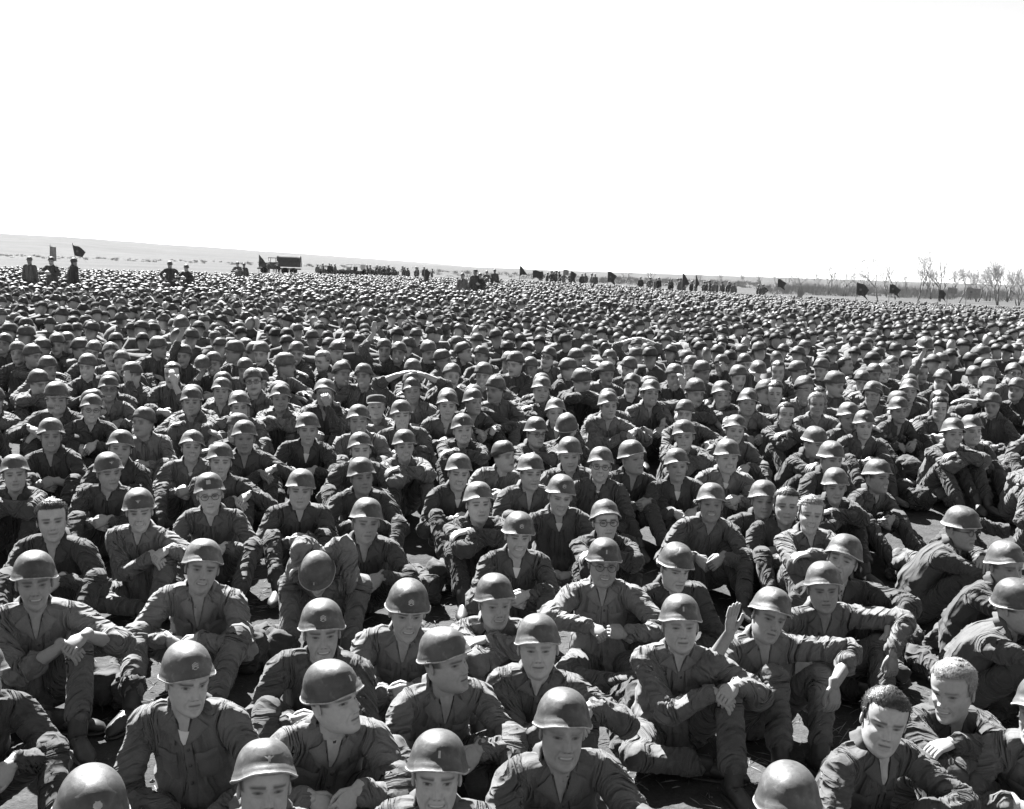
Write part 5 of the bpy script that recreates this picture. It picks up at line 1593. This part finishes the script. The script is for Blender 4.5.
def build_truck(px, dist, yaw, label):
    q = pix_at(px, horizon_y(px), dist)
    root = newobj('cargo_truck', None, label=label, category='truck'); root.location = (q[0], q[1], float(ground_h(q[0], q[1]))); root.rotation_euler = (0, 0, math.radians(yaw))
    boxes('chassis', [((0, 0, .75), (3.1, .42, .10)), ((-3.15, 0, .70), (.05, 1.0, .10))], 'truck_paint', root)
    boxes('hood', [((-2.25, 0, 1.25), (.75, .52, .34)), ((-2.3, .8, 1.02), (.62, .22, .05)), ((-2.3, -.8, 1.02), (.62, .22, .05))], 'truck_paint', root)
    boxes('grille', [((-3.03, -.45 + .15 * k, 1.2), (.02, .02, .30)) for k in range(7)], 'truck_paint', root)
    for s in (-1, 1):
        V, F = ellipsoid((-3.02, s * .62, 1.25), (.06, .11, .11), 6, 10); newobj('headlight', quick_mesh('headlight', V, F, ('glass_dark',)), root)
    boxes('cab', [((-1.05, 0, 1.25), (.55, .92, .42)), ((-1.55, .9, 1.95), (.03, .03, .32)), ((-1.55, -.9, 1.95), (.03, .03, .32)), ((-.52, .9, 1.95), (.03, .03, .32)), ((-.52, -.9, 1.95), (.03, .03, .32))], 'truck_paint', root)
    boxes('cab_top', [((-1.03, 0, 2.30), (.60, .95, .05))], 'truck_canvas', root)
    boxes('windscreen', [((-1.57, 0, 1.95), (.012, .86, .28))], 'glass_dark', root)
    boxes('cargo_bed', [((1.35, 0, 1.10), (1.75, 1.05, .06)), ((1.35, 1.03, 1.45), (1.75, .03, .30)), ((1.35, -1.03, 1.45), (1.75, .03, .30)), ((3.08, 0, 1.45), (.03, 1.05, .30))], 'truck_paint', root)
    V = []; n = 10
    for i in range(9):
        x = -.35 + 3.4 * i / 8
        for j in range(n + 1):
            a = math.pi * j / n; V.append((x, 1.04 * math.cos(a) ** 1 if abs(math.cos(a)) < .99 else 1.04 * math.copysign(1, math.cos(a)), 1.74 + .95 * math.sin(a) ** .5 + (.02 if i % 2 else 0)))
    F = grid_faces(8, n) + [tuple(range(n, -1, -1)), tuple(8 * (n + 1) + j for j in range(n + 1))]
    newobj('canvas_cover', quick_mesh('canvas_cover', V, F, ('truck_canvas',)), root)
    for x in (-2.3, .75, 2.0):
        for s in (-1, 1): wheel_part(root, x, s * .85, .46, .24)

def build_jeep(px, dist, yaw, label, top):
    q = pix_at(px, horizon_y(px), dist)
    root = newobj('jeep', None, label=label, category='jeep'); root.location = (q[0], q[1], float(ground_h(q[0], q[1]))); root.rotation_euler = (0, 0, math.radians(yaw))
    boxes('body', [((.45, 0, .72), (1.15, .72, .26)), ((-1.0, 0, .82), (.58, .50, .24)), ((-1.05, .66, .86), (.5, .14, .04)), ((-1.05, -.66, .86), (.5, .14, .04)), ((-1.70, 0, .52), (.04, .72, .08))], 'truck_paint', root)
    boxes('windscreen', [((-.42, 0, 1.36), (.02, .70, .03)), ((-.42, .68, 1.18), (.02, .03, .20)), ((-.42, -.68, 1.18), (.02, .03, .20)), ((-.42, 0, 1.0), (.02, .70, .03)), ((-.415, 0, 1.18), (.006, .66, .16))], 'glass_dark', root)
    boxes('seat', [((.25, .35, 1.02), (.24, .22, .06)), ((.48, .35, 1.25), (.05, .22, .22)), ((.25, -.35, 1.02), (.24, .22, .06)), ((.48, -.35, 1.25), (.05, .22, .22))], 'truck_canvas', root)
    if top: boxes('canvas_top', [((.55, 0, 1.74), (1.0, .72, .03)), ((1.52, 0, 1.40), (.03, .72, .34)), ((-.40, .70, 1.55), (.02, .02, .19)), ((-.40, -.70, 1.55), (.02, .02, .19))], 'pale_canvas', root)
    V, F = tube([A(1.66, 0, .85), A(1.85, 0, .85)], [.36, .36], 16, A(0, 1, 0)); newobj('spare_wheel', quick_mesh('spare_wheel', V, F, ('tyre_rubber',)), root)
    for s in (-1, 1):
        V, F = ellipsoid((-1.60, s * .34, .86), (.04, .09, .09), 6, 10); newobj('headlight', quick_mesh('headlight', V, F, ('glass_dark',)), root)
    for x in (-1.05, 1.05):
        for s in (-1, 1): wheel_part(root, x, s * .62, .36, .17)

def build_vehicles():
    build_truck(280, 165, 4, "dark canvas-covered cargo truck parked beyond the crowd")
    build_jeep(352, 140, -15, "jeep with pale canvas top parked beyond the crowd", True)
    build_jeep(329, 146, 10, "open jeep left of the pale-topped one", False)
    build_jeep(386, 140, 170, "open jeep right of the pale-topped one, behind the standing row", False)

# ------------------------------------------------------------------ bare trees and brush
def tree_geo(seed, height, levels=6, spread=.62):
    rs = random.Random(seed); trunk = Geo(); crown = Geo()
    def grow(p, d, L, r, lev):
        d = unit(d); q = p + d * L * .5 + A(rs.uniform(-.06, .06), rs.uniform(-.06, .06), 0) * L; e = q + unit(d + A(rs.uniform(-.2, .2), rs.uniform(-.2, .2), .12)) * L * .5
        g = trunk if lev >= levels - 1 else crown
        g.add(*tube([p, q, e], [r, r * .82, r * .66], 6 if lev >= levels - 1 else 3, None, (False, False)))
        if lev == 0: return
        n = 3
        for k in range(n):
            a = rs.uniform(0, 6.28); sp = spread * rs.uniform(.5, 1.25)
            s = unit(np.cross(d, A(math.cos(a), math.sin(a), .3)))
            nd = d * math.cos(sp) + s * math.sin(sp) + A(0, 0, .10)
            st = p + (e - p) * rs.uniform(.55, 1.0) if k else e
            grow(st, nd, L * rs.uniform(.62, .86), max(.006, r * .60), lev - 1)
    k = rs.choice((1, 2, 2, 3))
    for i in range(k):
        grow(A(rs.uniform(-.2, .2), rs.uniform(-.2, .2), -.1), A(rs.uniform(-.3, .3), rs.uniform(-.3, .3), 1), height * .30, height * .014, levels - 1 if k > 1 else levels)
    return trunk, crown

def build_trees():
    spec = [(878, 130, 5.0, "bare tree with a thin crown, leftmost of the tall ones at right"), (918, 122, 5.6, "largest bare forked tree on the right"), (941, 134, 5.2, "bare tree just right of the largest forked one"),
            (962, 128, 4.6, "slender bare tree between the striped flag and the forked tree"), (999, 118, 5.0, "spreading bare tree near the right edge"), (1020, 124, 4.4, "bare tree cut by the right edge"), (899, 138, 4.4, "small bare tree behind the flag with emblem"),
            (828, 158, 4.2, "rounded bare tree above the brush, right background"), (846, 150, 3.6, "low bare tree right of the rounded one"), (806, 165, 3.4, "low bare tree left of the rounded one"), (980, 140, 4.2, "bare tree behind the striped flag"),
            (626, 240, 4.6, "small pale tree far behind the right-hand row, left of another"), (650, 250, 4.0, "small pale tree far behind the right-hand row"), (762, 210, 4.2, "small bare tree in the brush right of the long row"), (932, 150, 4.8, "thin bare tree in the far thicket, right")]
    more = [(785, 172, 3.2), (796, 180, 3.0), (817, 176, 3.8), (838, 185, 3.6), (858, 170, 3.9), (868, 182, 4.2), (888, 165, 4.4), (909, 172, 4.8), (926, 168, 4.2), (950, 160, 4.6), (971, 158, 4.4), (990, 150, 4.6), (1008, 146, 4.8), (1030, 140, 4.6), (1013, 165, 4.2), (955, 175, 4.6), (776, 190, 3.0), (745, 220, 3.2), (722, 235, 3.0), (700, 250, 3.2)]
    more = [(a, b, c, "thin pale tree in the hazy thicket along the right horizon") for a, b, c in more]
    spec += more
    for i, (px, dist, hgt, lab) in enumerate(spec):
        q = pix_at(px, horizon_y(px), dist); gz = float(ground_h(q[0], q[1]))
        hgt *= 1.12
        tr, cr = tree_geo(200 + i, hgt, 6 if dist < 132 else 5)
        zt = max(tr.verts()[:, 2].max(), cr.verts()[:, 2].max()); k = hgt / zt
        root = newobj('bare_tree', None, label=lab, category='tree', group="bare trees at the field's edge" if 'thicket along' not in lab else "thicket trees along the right horizon"); root.location = (q[0], q[1], gz)
        newobj('trunk', tri_mesh('trunk', tr.verts() * k, np.array(tris(tr.F)), ('bark',)), root)
        newobj('crown', tri_mesh('crown', cr.verts() * k, np.array(tris(cr.F)), ('twig',)), root)
    # far brush along the edge of the field
    rs = np.random.RandomState(4); V = []; T = []; b = 0
    for _ in range(1000):
        u = rs.rand()
        px = rs.uniform(600, 1060) if u < .72 else rs.uniform(420, 620) if u < .84 else rs.uniform(-20, 420)
        dist = rs.uniform(150, 260) if px > 760 else rs.uniform(200, 420)
        if px < 420: dist = rs.uniform(380, 700)
        q = pix_at(px, horizon_y(px), dist); gz = float(ground_h(q[0], q[1])); hgt = rs.uniform(.4, 1.5) * (1.6 if px > 780 else 1.0)
        for k in range(26):
            a = rs.uniform(0, 6.28); d = A(math.cos(a) * rs.uniform(.1, .9), math.sin(a) * .5, rs.uniform(.4, 1.0)) * hgt
            p = A(q[0] + rs.normal(0, .4), q[1] + rs.normal(0, .4), gz); s = A(rs.uniform(.012, .032), 0, 0) * (dist / 200)
            V += [p - s, p + s, p + d]; T.append((b, b + 1, b + 2)); b += 3
    newobj('far_brush', tri_mesh('far_brush', np.array(V), np.array(T), ('scrub',), None, False), kind='stuff', label="low leafless brush along the far edge of the field", category='brush')

import time as _time
_t0 = _time.time()
build_ground()
build_front(); print('front', _time.time() - _t0)
build_library(); print('library', _time.time() - _t0)
build_fillers()
_rest = build_middle(100)
build_mass(_rest); print('mass', _time.time() - _t0)
build_standing(); build_gear(); build_flags(); build_vehicles(); build_trees(); build_clutter()
def build_haze():
    m = bpy.data.materials.new('haze_air'); m.use_nodes = True; t = m.node_tree; t.nodes.clear()
    out = t.nodes.new('ShaderNodeOutputMaterial'); pv = t.nodes.new('ShaderNodeVolumePrincipled')
    pv.inputs['Color'].default_value = (.92, .92, .92, 1); pv.inputs['Density'].default_value = 0.00002; pv.inputs['Anisotropy'].default_value = 0.0
    t.links.new(pv.outputs[0], out.inputs['Volume']); MATS['haze_air'] = m
    V, F = boxg((0, 3400, 28), (9600, 3700, 32))
    newobj('haze', quick_mesh('haze', V, F, ('haze_air',), None, False), kind='stuff', label="thin dusty air over the field", category='haze')
build_haze()
print('people', COUNT['people'], 'total', _time.time() - _t0)
bpy.data.objects.remove(_tmp)
